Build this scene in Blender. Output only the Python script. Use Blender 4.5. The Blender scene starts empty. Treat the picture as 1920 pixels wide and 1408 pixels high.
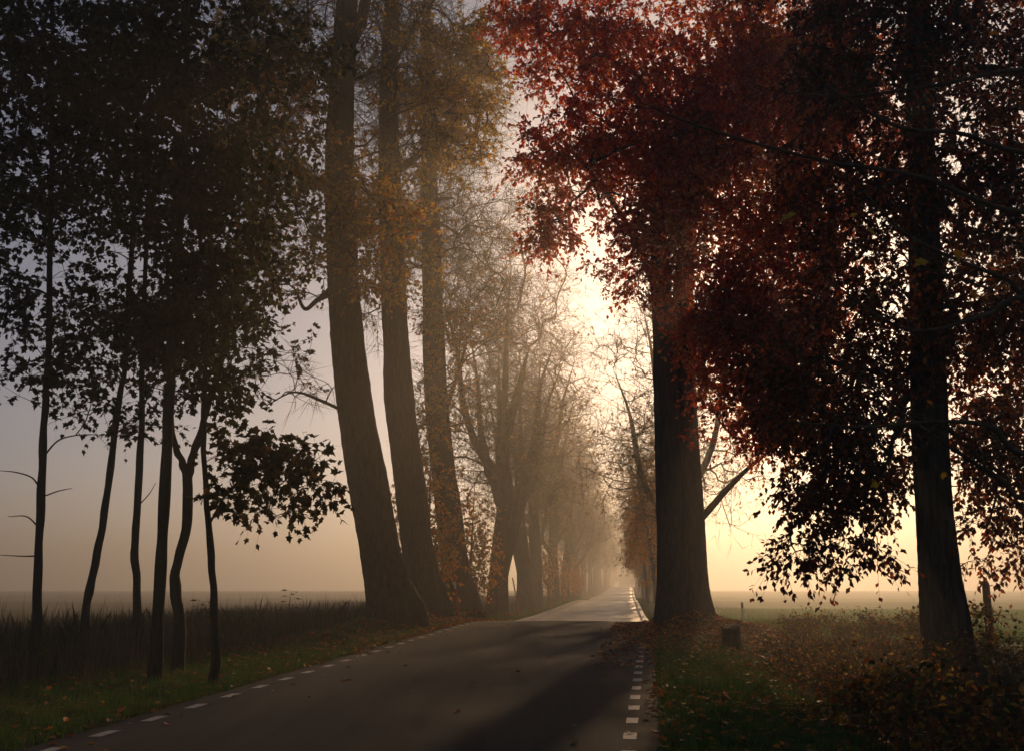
import bpy, math, random, time
import numpy as np
from mathutils import Vector

T0 = time.time()
rng = np.random.default_rng(7)
random.seed(7)
scene = bpy.context.scene
COL = scene.collection

# ------------------------------------------------------------------ camera
F = 1884.0                                    # focal length in photograph pixels (1920 wide)
PITCH = math.atan(401.0 / F)
CAM = np.array([0.0, 0.0, 1.75])
cam_d = bpy.data.cameras.new('camera')
cam_d.sensor_width = 36.0
cam_d.lens = 36.0 * F / 1920.0
cam_d.clip_start = 0.1
cam_d.clip_end = 4000
cam = bpy.data.objects.new('camera', cam_d)
cam.location = CAM
cam.rotation_euler = (math.pi / 2 + PITCH, 0, 0)
COL.objects.link(cam)
scene.camera = cam

# ------------------------------------------------------------------ world, sun, exposure
SUN_AZ, SUN_EL = math.radians(14), math.radians(19)
world = bpy.data.worlds.new('World')
scene.world = world
world.use_nodes = True
wn = world.node_tree
bg = wn.nodes['Background']
sky = wn.nodes.new('ShaderNodeTexSky')
sky.sky_type = 'NISHITA'
sky.sun_disc = False
sky.sun_elevation = SUN_EL
sky.sun_rotation = SUN_AZ
sky.air_density = .6
sky.dust_density = .8
sky.ozone_density = .5
wn.links.new(sky.outputs[0], bg.inputs[0])
bg.inputs[1].default_value = .095
sun_d = bpy.data.lights.new('sun', 'SUN')
sun_d.energy = 4.8
sun_d.angle = math.radians(1.5)
sun_d.color = (1, .62, .32)
sun = bpy.data.objects.new('sun', sun_d)
sdir = Vector((math.sin(SUN_AZ) * math.cos(SUN_EL), math.cos(SUN_AZ) * math.cos(SUN_EL), math.sin(SUN_EL)))
sun.rotation_euler = (-sdir).to_track_quat('-Z', 'Y').to_euler()
sun.location = (0, 0, 60)
COL.objects.link(sun)
vs = scene.view_settings
vs.view_transform = 'Standard'
vs.look = 'None'
vs.exposure = -0.75
vs.gamma = 1.0
vs.use_curve_mapping = False
cy = scene.cycles
cy.max_bounces = 4
cy.diffuse_bounces = 2
cy.glossy_bounces = 2
cy.transmission_bounces = 3
cy.volume_bounces = 0
cy.transparent_max_bounces = 4
cy.use_denoising = True
cy.adaptive_threshold = 0.03
HAZE_DENSITY, HAZE_G = .0044, .76

# ------------------------------------------------------------------ photograph pixel -> world
def at(px, py, Y):
    d = np.array([(px - 960) / F,
                  math.cos(PITCH) - (704 - py) / F * math.sin(PITCH),
                  math.sin(PITCH) + (704 - py) / F * math.cos(PITCH)])
    return CAM + d * (Y / d[1])

# ------------------------------------------------------------------ materials
def mat_new(name):
    m = bpy.data.materials.new(name)
    m.use_nodes = True
    nt = m.node_tree
    for n in list(nt.nodes):
        nt.nodes.remove(n)
    out = nt.nodes.new('ShaderNodeOutputMaterial')
    return m, nt, out

def N(nt, kind, **kw):
    n = nt.nodes.new(kind)
    for k, v in kw.items():
        if k.startswith('i_'):
            n.inputs[k[2:].replace('_', ' ')].default_value = v
        else:
            setattr(n, k, v)
    return n

def ramp(nt, src, stops):
    r = nt.nodes.new('ShaderNodeValToRGB')
    el = r.color_ramp.elements
    while len(el) < len(stops):
        el.new(0.5)
    for e, (p, c) in zip(el, stops):
        e.position = p
        e.color = (*c, 1) if len(c) == 3 else c
    nt.links.new(src, r.inputs[0])
    return r

def leaf_material(name, transl=0.45, rough=0.55):
    m, nt, out = mat_new(name)
    a = N(nt, 'ShaderNodeAttribute', attribute_name='col')
    no = N(nt, 'ShaderNodeTexNoise', i_Scale=30.0, i_Detail=2.0)
    tc = N(nt, 'ShaderNodeTexCoord')
    nt.links.new(tc.outputs['Object'], no.inputs['Vector'])
    mr = N(nt, 'ShaderNodeMapRange')
    mr.inputs[1].default_value = 0.3; mr.inputs[2].default_value = 0.7
    mr.inputs[3].default_value = 0.75; mr.inputs[4].default_value = 1.2
    nt.links.new(no.outputs[0], mr.inputs[0])
    mx = N(nt, 'ShaderNodeVectorMath', operation='SCALE')
    nt.links.new(a.outputs['Color'], mx.inputs[0])
    nt.links.new(mr.outputs[0], mx.inputs['Scale'])
    p = N(nt, 'ShaderNodeBsdfPrincipled', i_Roughness=rough)
    p.inputs['Specular IOR Level'].default_value = 0.12
    nt.links.new(mx.outputs[0], p.inputs['Base Color'])
    t = N(nt, 'ShaderNodeBsdfTranslucent')
    nt.links.new(mx.outputs[0], t.inputs['Color'])
    ms = N(nt, 'ShaderNodeMixShader')
    ms.inputs[0].default_value = transl
    nt.links.new(p.outputs[0], ms.inputs[1])
    nt.links.new(t.outputs[0], ms.inputs[2])
    nt.links.new(ms.outputs[0], out.inputs[0])
    return m

def bark_material(name, dark, light, moss, moss_amt=0.5, scale=1.0, bump=0.6):
    m, nt, out = mat_new(name)
    tc = N(nt, 'ShaderNodeTexCoord')
    mp = N(nt, 'ShaderNodeMapping')
    mp.inputs['Scale'].default_value = (9 * scale, 9 * scale, 1.4 * scale)
    nt.links.new(tc.outputs['Object'], mp.inputs[0])
    n1 = N(nt, 'ShaderNodeTexNoise', i_Scale=1.6, i_Detail=6.0, i_Roughness=0.65, i_Distortion=0.6)
    nt.links.new(mp.outputs[0], n1.inputs['Vector'])
    vo = N(nt, 'ShaderNodeTexVoronoi', feature='DISTANCE_TO_EDGE', i_Scale=1.5)
    mv = N(nt, 'ShaderNodeVectorMath', operation='ADD')
    nt.links.new(mp.outputs[0], mv.inputs[0]); nt.links.new(n1.outputs[1], mv.inputs[1])
    nt.links.new(mv.outputs[0], vo.inputs['Vector'])
    c = ramp(nt, n1.outputs[0], [(0.3, dark), (0.7, light)])
    c2 = ramp(nt, vo.outputs[0], [(0.0, (0.35, 0.35, 0.35)), (0.25, (1, 1, 1))])
    mul = N(nt, 'ShaderNodeMix', data_type='RGBA', blend_type='MULTIPLY')
    mul.inputs[0].default_value = 0.8
    nt.links.new(c.outputs[0], mul.inputs[6]); nt.links.new(c2.outputs[0], mul.inputs[7])
    n2 = N(nt, 'ShaderNodeTexNoise', i_Scale=0.9, i_Detail=5.0, i_Roughness=0.7)
    nt.links.new(tc.outputs['Object'], n2.inputs['Vector'])
    mr = ramp(nt, n2.outputs[0], [(0.45, (0, 0, 0)), (0.68, (moss_amt,) * 3)])
    mo = N(nt, 'ShaderNodeMix', data_type='RGBA')
    nt.links.new(mr.outputs[0], mo.inputs[0])
    nt.links.new(mul.outputs[2], mo.inputs[6])
    mo.inputs[7].default_value = (*moss, 1)
    p = N(nt, 'ShaderNodeBsdfPrincipled', i_Roughness=0.9)
    p.inputs['Specular IOR Level'].default_value = 0.15
    nt.links.new(mo.outputs[2], p.inputs['Base Color'])
    ad = N(nt, 'ShaderNodeMath', operation='ADD')
    nt.links.new(n1.outputs[0], ad.inputs[0]); nt.links.new(vo.outputs[0], ad.inputs[1])
    b = N(nt, 'ShaderNodeBump', i_Strength=bump, i_Distance=0.05)
    nt.links.new(ad.outputs[0], b.inputs['Height'])
    nt.links.new(b.outputs[0], p.inputs['Normal'])
    nt.links.new(p.outputs[0], out.inputs[0])
    return m

def plain_material(name, a, b, scale=6.0, rough=0.7, bump=0.2, spec=0.3):
    m, nt, out = mat_new(name)
    tc = N(nt, 'ShaderNodeTexCoord')
    n1 = N(nt, 'ShaderNodeTexNoise', i_Scale=scale, i_Detail=5.0, i_Roughness=0.65)
    nt.links.new(tc.outputs['Object'], n1.inputs['Vector'])
    c = ramp(nt, n1.outputs[0], [(0.35, a), (0.65, b)])
    p = N(nt, 'ShaderNodeBsdfPrincipled', i_Roughness=rough)
    p.inputs['Specular IOR Level'].default_value = spec
    nt.links.new(c.outputs[0], p.inputs['Base Color'])
    bm = N(nt, 'ShaderNodeBump', i_Strength=bump, i_Distance=0.01)
    nt.links.new(n1.outputs[0], bm.inputs['Height'])
    nt.links.new(bm.outputs[0], p.inputs['Normal'])
    nt.links.new(p.outputs[0], out.inputs[0])
    return m

def asphalt_material(name, dark, light, patch, r0=0.72, r1=0.92, spec=0.12):
    m, nt, out = mat_new(name)
    tc = N(nt, 'ShaderNodeTexCoord')
    n1 = N(nt, 'ShaderNodeTexNoise', i_Scale=0.45, i_Detail=6.0, i_Roughness=0.65, i_Distortion=0.8)
    n2 = N(nt, 'ShaderNodeTexNoise', i_Scale=70.0, i_Detail=3.0, i_Roughness=0.7)
    vo = N(nt, 'ShaderNodeTexVoronoi', i_Scale=110.0)
    mp = N(nt, 'ShaderNodeMapping')
    mp.inputs['Rotation'].default_value = (0, 0, 0.12)
    mp.inputs['Scale'].default_value = (2.2, 0.12, 1)
    n3 = N(nt, 'ShaderNodeTexNoise', i_Scale=1.0, i_Detail=4.0, i_Roughness=0.6)
    for n in (n1, n2, vo, mp):
        nt.links.new(tc.outputs['Object'], n.inputs['Vector'])
    nt.links.new(mp.outputs[0], n3.inputs['Vector'])
    c = ramp(nt, n1.outputs[0], [(0.3, dark), (0.7, light)])
    c3 = ramp(nt, n3.outputs[0], [(0.35, (0.7, 0.7, 0.7)), (0.65, patch)])
    mul = N(nt, 'ShaderNodeMix', data_type='RGBA', blend_type='MULTIPLY'); mul.inputs[0].default_value = 1
    nt.links.new(c.outputs[0], mul.inputs[6]); nt.links.new(c3.outputs[0], mul.inputs[7])
    c2 = ramp(nt, vo.outputs['Color'], [(0.2, (0.75, 0.75, 0.75)), (0.8, (1.3, 1.28, 1.22))])
    mul2 = N(nt, 'ShaderNodeMix', data_type='RGBA', blend_type='MULTIPLY'); mul2.inputs[0].default_value = 0.8
    nt.links.new(mul.outputs[2], mul2.inputs[6]); nt.links.new(c2.outputs[0], mul2.inputs[7])
    p = N(nt, 'ShaderNodeBsdfPrincipled')
    p.inputs['Specular IOR Level'].default_value = spec
    rr = ramp(nt, n1.outputs[0], [(0.3, (r0,) * 3), (0.7, (r1,) * 3)])
    nt.links.new(rr.outputs[0], p.inputs['Roughness'])
    nt.links.new(mul2.outputs[2], p.inputs['Base Color'])
    b = N(nt, 'ShaderNodeBump', i_Strength=0.7, i_Distance=0.006)
    nt.links.new(n2.outputs[0], b.inputs['Height'])
    nt.links.new(b.outputs[0], p.inputs['Normal'])
    nt.links.new(p.outputs[0], out.inputs[0])
    return m

def ground_material():
    m, nt, out = mat_new('meadow_soil')
    tc = N(nt, 'ShaderNodeTexCoord')
    n1 = N(nt, 'ShaderNodeTexNoise', i_Scale=0.35, i_Detail=8.0, i_Roughness=0.7)
    n2 = N(nt, 'ShaderNodeTexNoise', i_Scale=9.0, i_Detail=6.0, i_Roughness=0.75)
    for n in (n1, n2):
        nt.links.new(tc.outputs['Object'], n.inputs['Vector'])
    at_ = N(nt, 'ShaderNodeAttribute', attribute_name='verge')
    sp = N(nt, 'ShaderNodeSeparateXYZ'); nt.links.new(tc.outputs['Object'], sp.inputs[0])
    lf = N(nt, 'ShaderNodeMapRange'); lf.inputs[1].default_value = -8; lf.inputs[2].default_value = 2; lf.inputs[3].default_value = 1; lf.inputs[4].default_value = 0
    nt.links.new(sp.outputs[0], lf.inputs[0])
    stub = ramp(nt, n2.outputs[0], [(0.3, (0.10, 0.085, 0.045)), (0.7, (0.24, 0.20, 0.11))])
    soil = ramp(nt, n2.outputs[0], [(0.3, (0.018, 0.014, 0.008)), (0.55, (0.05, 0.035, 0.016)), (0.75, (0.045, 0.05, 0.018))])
    grass = ramp(nt, n2.outputs[0], [(0.3, (0.07, 0.14, 0.025)), (0.7, (0.15, 0.26, 0.05))])
    g2 = ramp(nt, n1.outputs[0], [(0.35, (0.75, 0.75, 0.7)), (0.65, (1.1, 1.1, 1.0))])
    mul = N(nt, 'ShaderNodeMix', data_type='RGBA', blend_type='MULTIPLY'); mul.inputs[0].default_value = 1
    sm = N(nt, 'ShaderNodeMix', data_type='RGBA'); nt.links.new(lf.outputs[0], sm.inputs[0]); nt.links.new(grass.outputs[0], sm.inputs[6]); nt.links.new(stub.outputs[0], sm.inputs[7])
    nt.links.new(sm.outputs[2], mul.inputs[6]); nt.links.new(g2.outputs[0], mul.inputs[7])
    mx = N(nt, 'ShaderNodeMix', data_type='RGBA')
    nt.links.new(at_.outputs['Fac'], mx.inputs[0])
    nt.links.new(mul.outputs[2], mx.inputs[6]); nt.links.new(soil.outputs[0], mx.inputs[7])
    p = N(nt, 'ShaderNodeBsdfPrincipled', i_Roughness=0.95)
    p.inputs['Specular IOR Level'].default_value = 0.1
    nt.links.new(mx.outputs[2], p.inputs['Base Color'])
    b = N(nt, 'ShaderNodeBump', i_Strength=0.8, i_Distance=0.08)
    nt.links.new(n2.outputs[0], b.inputs['Height'])
    nt.links.new(b.outputs[0], p.inputs['Normal'])
    nt.links.new(p.outputs[0], out.inputs[0])
    return m

M_LEAF = leaf_material('autumn_leaf', 0.6)
M_GRASS = leaf_material('grass_blade', 0.35, 0.6)
M_LITTER = leaf_material('fallen_leaf', 0.2, 0.6)
M_BARK = bark_material('furrowed_bark', (0.03, 0.021, 0.013), (0.16, 0.115, 0.075), (0.075, 0.085, 0.022), 0.6, 1.0, 1.0)
M_BEECH = bark_material('smooth_bark', (0.045, 0.032, 0.022), (0.15, 0.11, 0.075), (0.05, 0.055, 0.02), 0.35, 0.7, 0.35)
M_SAP = bark_material('sapling_bark', (0.03, 0.025, 0.018), (0.08, 0.065, 0.045), (0.05, 0.055, 0.02), 0.4, 3.0, 0.3)
M_TWIG = plain_material('twig_bark', (0.07, 0.045, 0.026), (0.16, 0.105, 0.06), 3.0, 0.85, 0.2, 0.1)
M_TWIG2 = plain_material('lightened_twig_bark', (0.16, 0.11, 0.06), (0.32, 0.23, 0.13), 2.0, 0.85, 0.2, 0.1)  # paler twig bark: sunlight and haze on the avenue put into its colour
M_BARK2 = bark_material('avenue_bark', (0.06, 0.043, 0.026), (0.24, 0.175, 0.11), (0.12, 0.13, 0.035), 0.7, 1.0, 1.0)  # furrowed bark lightened likewise, so the misty avenue trunks look lit
M_BIRCH = bark_material('birch_bark', (0.10, 0.085, 0.07), (0.55, 0.50, 0.42), (0.03, 0.028, 0.02), 0.7, 1.6, 0.3)
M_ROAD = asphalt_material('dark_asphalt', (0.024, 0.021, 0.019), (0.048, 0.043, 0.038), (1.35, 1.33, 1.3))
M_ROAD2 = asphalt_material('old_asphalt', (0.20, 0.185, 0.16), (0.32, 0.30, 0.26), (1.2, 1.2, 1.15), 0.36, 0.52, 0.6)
M_PAINT = plain_material('road_paint', (0.30, 0.27, 0.22), (0.52, 0.48, 0.40), 14.0, 0.6, 0.3)
M_PAINT2 = plain_material('worn_road_paint', (0.22, 0.21, 0.18), (0.6, 0.57, 0.5), 3.0, 0.7, 0.3)
M_GROUND = ground_material()
M_RED = plain_material('red_plastic', (0.72, 0.02, 0.015), (0.80, 0.04, 0.02), 8.0, 0.45, 0.05)
M_WHITE = plain_material('white_plastic', (0.68, 0.66, 0.6), (0.8, 0.79, 0.75), 8.0, 0.5, 0.05)
M_BLACK = plain_material('black_plastic', (0.02, 0.02, 0.02), (0.035, 0.035, 0.035), 8.0, 0.5, 0.05)
M_WOOD = plain_material('cut_wood', (0.10, 0.07, 0.04), (0.2, 0.14, 0.08), 12.0, 0.85, 0.4, 0.1)
M_EARTH = plain_material('dark_earth', (0.016, 0.011, 0.007), (0.05, 0.033, 0.018), 12.0, 0.95, 0.8, 0.1)

# ------------------------------------------------------------------ mesh helpers
def fast_mesh(name, V, loops, totals, mat, smooth=False, col=None, attr=None):
    me = bpy.data.meshes.new(name)
    V = np.asarray(V, np.float32)
    loops = np.asarray(loops, np.int32).ravel()
    totals = np.asarray(totals, np.int32)
    me.vertices.add(len(V)); me.vertices.foreach_set('co', V.ravel())
    me.loops.add(len(loops)); me.loops.foreach_set('vertex_index', loops)
    me.polygons.add(len(totals))
    starts = np.concatenate([[0], np.cumsum(totals)[:-1]]).astype(np.int32)
    me.polygons.foreach_set('loop_start', starts)
    me.polygons.foreach_set('loop_total', totals)
    me.polygons.foreach_set('use_smooth', np.full(len(totals), smooth))
    if col is not None:
        a = me.color_attributes.new('col', 'FLOAT_COLOR', 'POINT')
        c4 = np.ones((len(V), 4), np.float32); c4[:, :3] = col
        a.data.foreach_set('color', c4.ravel())
    if attr is not None:
        a = me.attributes.new(attr[0], 'FLOAT', 'POINT')
        a.data.foreach_set('value', np.asarray(attr[1], np.float32))
    me.update(calc_edges=True)
    me.validate()
    if mat is not None:
        me.materials.append(mat)
    return me

def ob(name, me, parent=None, loc=None):
    o = bpy.data.objects.new(name, me)
    COL.objects.link(o)
    if parent is not None:
        o.parent = parent
    if loc is not None:
        o.location = [float(v) for v in loc]
    return o

def tag(o, label=None, cat=None, group=None, kind=None):
    if label: o['label'] = label
    if cat: o['category'] = cat
    if group: o['group'] = group
    if kind: o['kind'] = kind
    return o

def unit(v):
    return v / np.maximum(np.linalg.norm(v, axis=-1, keepdims=True), 1e-9)

def frames(Tn):
    ref = np.where(np.abs(Tn[..., 2:3]) > 0.9, np.array([1.0, 0, 0]), np.array([0, 0, 1.0]))
    A = unit(np.cross(Tn, ref))
    return A, np.cross(Tn, A)

def resample(P, k):
    P = np.asarray(P, float)
    d = np.concatenate([[0], np.cumsum(np.linalg.norm(np.diff(P, axis=0), axis=1))])
    t = np.linspace(0, d[-1], k)
    return np.stack([np.interp(t, d, P[:, i]) for i in range(P.shape[1])], 1)

def smooth_path(P, k):
    """Catmull-Rom through rows of P (any columns), k samples"""
    P = np.asarray(P, float)
    Q = np.vstack([2 * P[0] - P[1], P, 2 * P[-1] - P[-2]])
    n = len(P) - 1
    u = np.linspace(0, n - 1e-6, k)
    i = u.astype(int); t = (u - i)[:, None]
    a, b, c, d = Q[i], Q[i + 1], Q[i + 2], Q[i + 3]
    return 0.5 * (2 * b + (c - a) * t + (2 * a - 5 * b + 4 * c - d) * t ** 2 + (3 * b - a - 3 * c + d) * t ** 3)

class Geo:
    """collects batches of faces for one mesh"""
    def __init__(self):
        self.V, self.L, self.T, self.C, self.n = [], [], [], [], 0
    def add(self, V, loops, totals, col=None):
        V = np.asarray(V, np.float32).reshape(-1, 3)
        self.V.append(V)
        self.L.append(np.asarray(loops, np.int64).ravel() + self.n)
        self.T.append(np.asarray(totals, np.int32).ravel())
        if col is not None:
            self.C.append(np.asarray(col, np.float32).reshape(-1, 3))
        self.n += len(V)
    def tubes(self, P, R, sides=4):
        """P (n,k,3) R (n,k)"""
        n, k, _ = P.shape
        if n == 0: return
        Tn = unit(np.gradient(P, axis=1))
        A, B = frames(Tn)
        a = np.arange(sides) * 2 * math.pi / sides
        ring = A[:, :, None, :] * np.cos(a)[:, None] + B[:, :, None, :] * np.sin(a)[:, None]
        V = P[:, :, None, :] + ring * R[:, :, None, None]
        idx = np.arange(n * k * sides).reshape(n, k, sides)
        nx = np.roll(idx, -1, axis=2)
        f = np.stack([idx[:, :-1], nx[:, :-1], nx[:, 1:], idx[:, 1:]], -1).reshape(-1, 4)
        self.add(V.reshape(-1, 3), f, np.full(len(f), 4))
    def leaves(self, shape, pos, fwd, nor, size, col):
        """shape: (pts (m,3) in x=side,y=along,z=lift, faces list)"""
        pts, faces = shape
        if len(pos) == 0: return
        f = unit(fwd)
        n = unit(nor - f * np.sum(nor * f, -1, keepdims=True))
        s = np.cross(f, n)
        V = pos[:, None, :] + size[:, None, None] * (
            s[:, None, :] * pts[None, :, 0:1] + f[:, None, :] * pts[None, :, 1:2] + n[:, None, :] * pts[None, :, 2:3])
        m = len(pts)
        base = (np.arange(len(pos)) * m)[:, None]
        flat = np.concatenate(faces)
        loops = (base + flat[None, :]).ravel()
        tot = np.tile([len(x) for x in faces], len(pos))
        self.add(V.reshape(-1, 3), loops, tot, np.repeat(col, m, axis=0))
    def mesh(self, name, mat, smooth=False):
        return fast_mesh(name, np.concatenate(self.V), np.concatenate(self.L), np.concatenate(self.T), mat, smooth,
                         np.concatenate(self.C) if self.C else None)

RHOMB = (np.array([[0, 0, 0], [0.3, 0.5, 0.06], [0, 1, -0.05], [-0.3, 0.5, 0.06]]), [[0, 1, 2, 3]])
OVAL = (np.array([[0, 0, 0], [0.26, 0.28, 0.07], [0.27, 0.62, 0.05], [0, 1, -0.10], [-0.27, 0.62, 0.05], [-0.26, 0.28, 0.07]]),
        [[0, 1, 2, 3], [0, 3, 4, 5]])
_ms = [(0, 0), (.34, -.02), (.27, .20), (.54, .42), (.28, .50), (.15, .72), (0, 1)]
MAPLE_S = (np.array([[x, y, .1 * abs(x) - .1 * max(0, y - .5)] for x, y in _ms] + [[-x, y, .1 * abs(x) - .1 * max(0, y - .5)] for x, y in _ms[1:-1]]),
           [[0, 1, 2, 3, 4, 5, 6], [0, 6, 11, 10, 9, 8, 7]])
_mp = [(0, 0), (0.16, -0.02), (0.42, 0.10), (0.30, 0.24), (0.56, 0.50), (0.30, 0.50), (0.20, 0.62), (0, 1.0)]
MAPLE = (np.array([[x, y, 0.10 * abs(x) - 0.12 * max(0, y - 0.5)] for x, y in _mp] +
                  [[-x, y, 0.10 * abs(x) - 0.12 * max(0, y - 0.5)] for x, y in _mp[1:-1]]),
         [[0, 1, 2, 3, 4, 5, 6, 7], [0, 7, 13, 12, 11, 10, 9, 8]])
OAK = (np.array([[0, 0, 0], [0.14, 0.15, .04], [0.12, 0.3, .03], [0.3, 0.42, .08], [0.2, 0.55, .04], [0.34, 0.74, .06], [0, 1, -.1],
                 [-0.34, 0.74, .06], [-0.2, 0.55, .04], [-0.3, 0.42, .08], [-0.12, 0.3, .03], [-0.14, 0.15, .04]]),
       [[0, 1, 2, 3, 4, 5, 6], [0, 6, 7, 8, 9, 10, 11]])

def palette(n, pal, w=None, jit=0.25, clump=None):
    """a leaf colour each; clump (n,) shifts the choice so that neighbouring leaves agree"""
    pal = np.array(pal)
    w = np.ones(len(pal)) if w is None else np.array(w, float)
    cw = np.cumsum(w / w.sum())
    u = rng.random(n)
    if clump is not None:
        u = np.clip(0.55 * u + 0.45 * clump, 0, 0.999)
    c = pal[np.searchsorted(cw, u).clip(0, len(pal) - 1)]
    return c * (1 + jit * (rng.random((n, 1)) * 2 - 1)) * (1 + 0.08 * (rng.random((n, 3)) * 2 - 1))

# ------------------------------------------------------------------ road line and ground height
_tab = np.arange(-60, 1001, 0.5)
_prof = np.interp(_tab, [-60, 0, 10, 20, 30, 34, 38, 46, 60, 100, 110, 130, 180, 280, 350, 1000],
                  np.array([-2.6, -1.75, -1.55, -1.34, -1.12, -1.05, -1.12, -1.42, -1.42, -1.06, -1.04, -1.3, -0.9, 0.5, 0.9, 1.5]) + 1.75)
_k = np.exp(-0.5 * (np.arange(-12, 13) / 4.0) ** 2); _k /= _k.sum()
_prof = np.convolve(np.pad(_prof, 12, mode='edge'), _k, 'valid')
_xc = np.interp(_tab, [-60, 11.75, 20, 34, 46, 100, 353, 1000], [-11.3, -1.49, -0.37, 1.55, 3.0, 9.1, 38.2, 112.6])
_k2 = np.exp(-0.5 * (np.arange(-20, 21) / 8.0) ** 2); _k2 /= _k2.sum()
_xc = np.convolve(np.pad(_xc, 20, mode='reflect', reflect_type='odd'), _k2, 'valid')
def zroad(y): return np.interp(y, _tab, _prof)
def xroad(y): return np.interp(y, _tab, _xc)
HW = 3.15          # half width of the asphalt
LINE = 2.82        # edge marking

def sstep(v, a, b):
    t = np.clip((v - a) / (b - a), 0, 1)
    return t * t * (3 - 2 * t)

MOUNDS = []        # (x, y, height, radius)
def ground(x, y, under=True):
    x = np.asarray(x, float); y = np.asarray(y, float)
    s = x - xroad(y)
    zr = zroad(y)
    left = -0.05 * sstep(-s, 3.2, 4.0) + 0.32 * np.exp(-((s + 4.9) / 0.9) ** 2) * sstep(y, 23, 29) * (1 - sstep(y, 47, 54)) \
           - 0.18 * sstep(-s, 5.5, 9)
    right = -0.03 * sstep(s, 3.2, 4.0) - 0.55 * np.exp(-((s - 6.6) / 1.3) ** 2) * (1 - sstep(y, 22, 30)) \
            + 0.10 * np.exp(-((s - 4.4) / 0.9) ** 2) * sstep(y, 24, 30)
    near = zr + np.where(s < 0, left, right)
    field = 0.36 + 0.8 * sstep(y, 120, 320) + 0.12 * np.sin(x * 0.05 + 1.3) * np.cos(y * 0.037) + 0.1 * np.sin(y * 0.11 + x * 0.07)
    w = sstep(np.abs(s), 4.5, 15)
    z = near * (1 - w) + field * w
    rough = 0.03 * np.sin(x * 3.1 + 2 * np.sin(y * 1.7)) * np.cos(y * 2.7 + x) + 0.02 * np.sin(x * 7.3 + y * 5.9)
    z = z + rough * sstep(np.abs(s), HW, HW + 0.7)
    for mx, my, h, r in MOUNDS:
        z = z + h * np.exp(-(((x - mx) ** 2 + (y - my) ** 2) / r ** 2)) * sstep(np.abs(s), HW, HW + 0.6)
    if under:
        z = z - 0.06 * (np.abs(s) < HW - 0.03)
    return z

def g1(x, y):
    return float(ground(np.array([x]), np.array([y]))[0])

# tree stations (x, y)
def base_at(px, Y):                       # where the trunk foot stands
    x = (px - 960) / F * Y * 1.0
    for _ in range(3):
        z = g1(x, Y)
        depth = Y * math.cos(PITCH) + (z - CAM[2]) * math.sin(PITCH)
        x = (px - 960) / F * depth
    return x, Y
R1 = base_at(1290, 32); L1 = base_at(735, 30); L2 = base_at(793, 36); L3 = base_at(862, 44)
MOUNDS += [(R1[0], R1[1] - 0.1, 0.32, 1.5), (L1[0], L1[1], 0.12, 1.4), (L2[0], L2[1], 0.12, 1.3), (L3[0], L3[1], 0.14, 1.2)]

# ground sheet
def nonuni(a0, a1, fine0, fine1, fine, coarse_n):
    f = np.arange(fine0, fine1 + 1e-6, fine)
    lo = fine0 - np.geomspace(fine, fine0 - a0, coarse_n)[::-1]
    hi = fine1 + np.geomspace(fine, a1 - fine1, coarse_n)
    return np.concatenate([lo, f, hi])
def sheet(name, us, ys, fn, mat):
    """us: lateral offsets from the road centre line"""
    U, Y = np.meshgrid(us, ys)
    X = U + xroad(np.clip(Y, -60, 1000))
    Z = fn(X, Y)
    n, m = U.shape
    idx = np.arange(n * m).reshape(n, m)
    f = np.stack([idx[:-1, :-1], idx[:-1, 1:], idx[1:, 1:], idx[1:, :-1]], -1).reshape(-1, 4)
    s = np.abs(U)
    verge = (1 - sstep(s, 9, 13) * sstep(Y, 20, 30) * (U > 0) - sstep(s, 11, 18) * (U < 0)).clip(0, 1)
    return fast_mesh(name, np.stack([X, Y, Z], -1).reshape(-1, 3), f, np.full(len(f), 4), mat, True, None, ('verge', verge.ravel()))
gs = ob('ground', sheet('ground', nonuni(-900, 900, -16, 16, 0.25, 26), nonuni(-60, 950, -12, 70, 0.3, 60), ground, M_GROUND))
tag(gs, kind='structure')

def ribbon(name, s0, s1, y0, y1, dy, lift, mat, ns=2, jitter=0.0, skirt=0.0):
    ys = np.arange(y0, y1 + 1e-6, dy)
    ss = np.linspace(s0, s1, ns)
    S, Y = np.meshgrid(ss, ys)
    if jitter:
        jl = jitter * (np.sin(ys * 2.1) + np.sin(ys * 5.3 + 1) + 0.7 * np.sin(ys * 11.7)); jr = jitter * (np.cos(ys * 1.9) + np.sin(ys * 6.1) + .7 * np.sin(ys * 13.1))
        S[:, 0] += jl; S[:, -1] += jr
    Z = zroad(Y) + lift - 0.012 * np.abs(S)
    X = S + xroad(Y)
    if skirt:
        X = np.concatenate([X[:, :1], X, X[:, -1:]], 1); Y = np.concatenate([Y[:, :1], Y, Y[:, -1:]], 1)
        Z = np.concatenate([Z[:, :1] - skirt, Z, Z[:, -1:] - skirt], 1)
    n, m = X.shape
    idx = np.arange(n * m).reshape(n, m)
    f = np.stack([idx[:-1, :-1], idx[:-1, 1:], idx[1:, 1:], idx[1:, :-1]], -1).reshape(-1, 4)
    return fast_mesh(name, np.stack([X, Y, Z], -1).reshape(-1, 3), f, np.full(len(f), 4), mat, True)

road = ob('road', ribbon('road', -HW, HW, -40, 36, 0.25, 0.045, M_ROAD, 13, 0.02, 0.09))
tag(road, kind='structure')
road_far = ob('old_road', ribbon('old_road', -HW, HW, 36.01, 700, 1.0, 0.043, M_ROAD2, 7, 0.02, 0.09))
tag(road_far, kind='structure')
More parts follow.
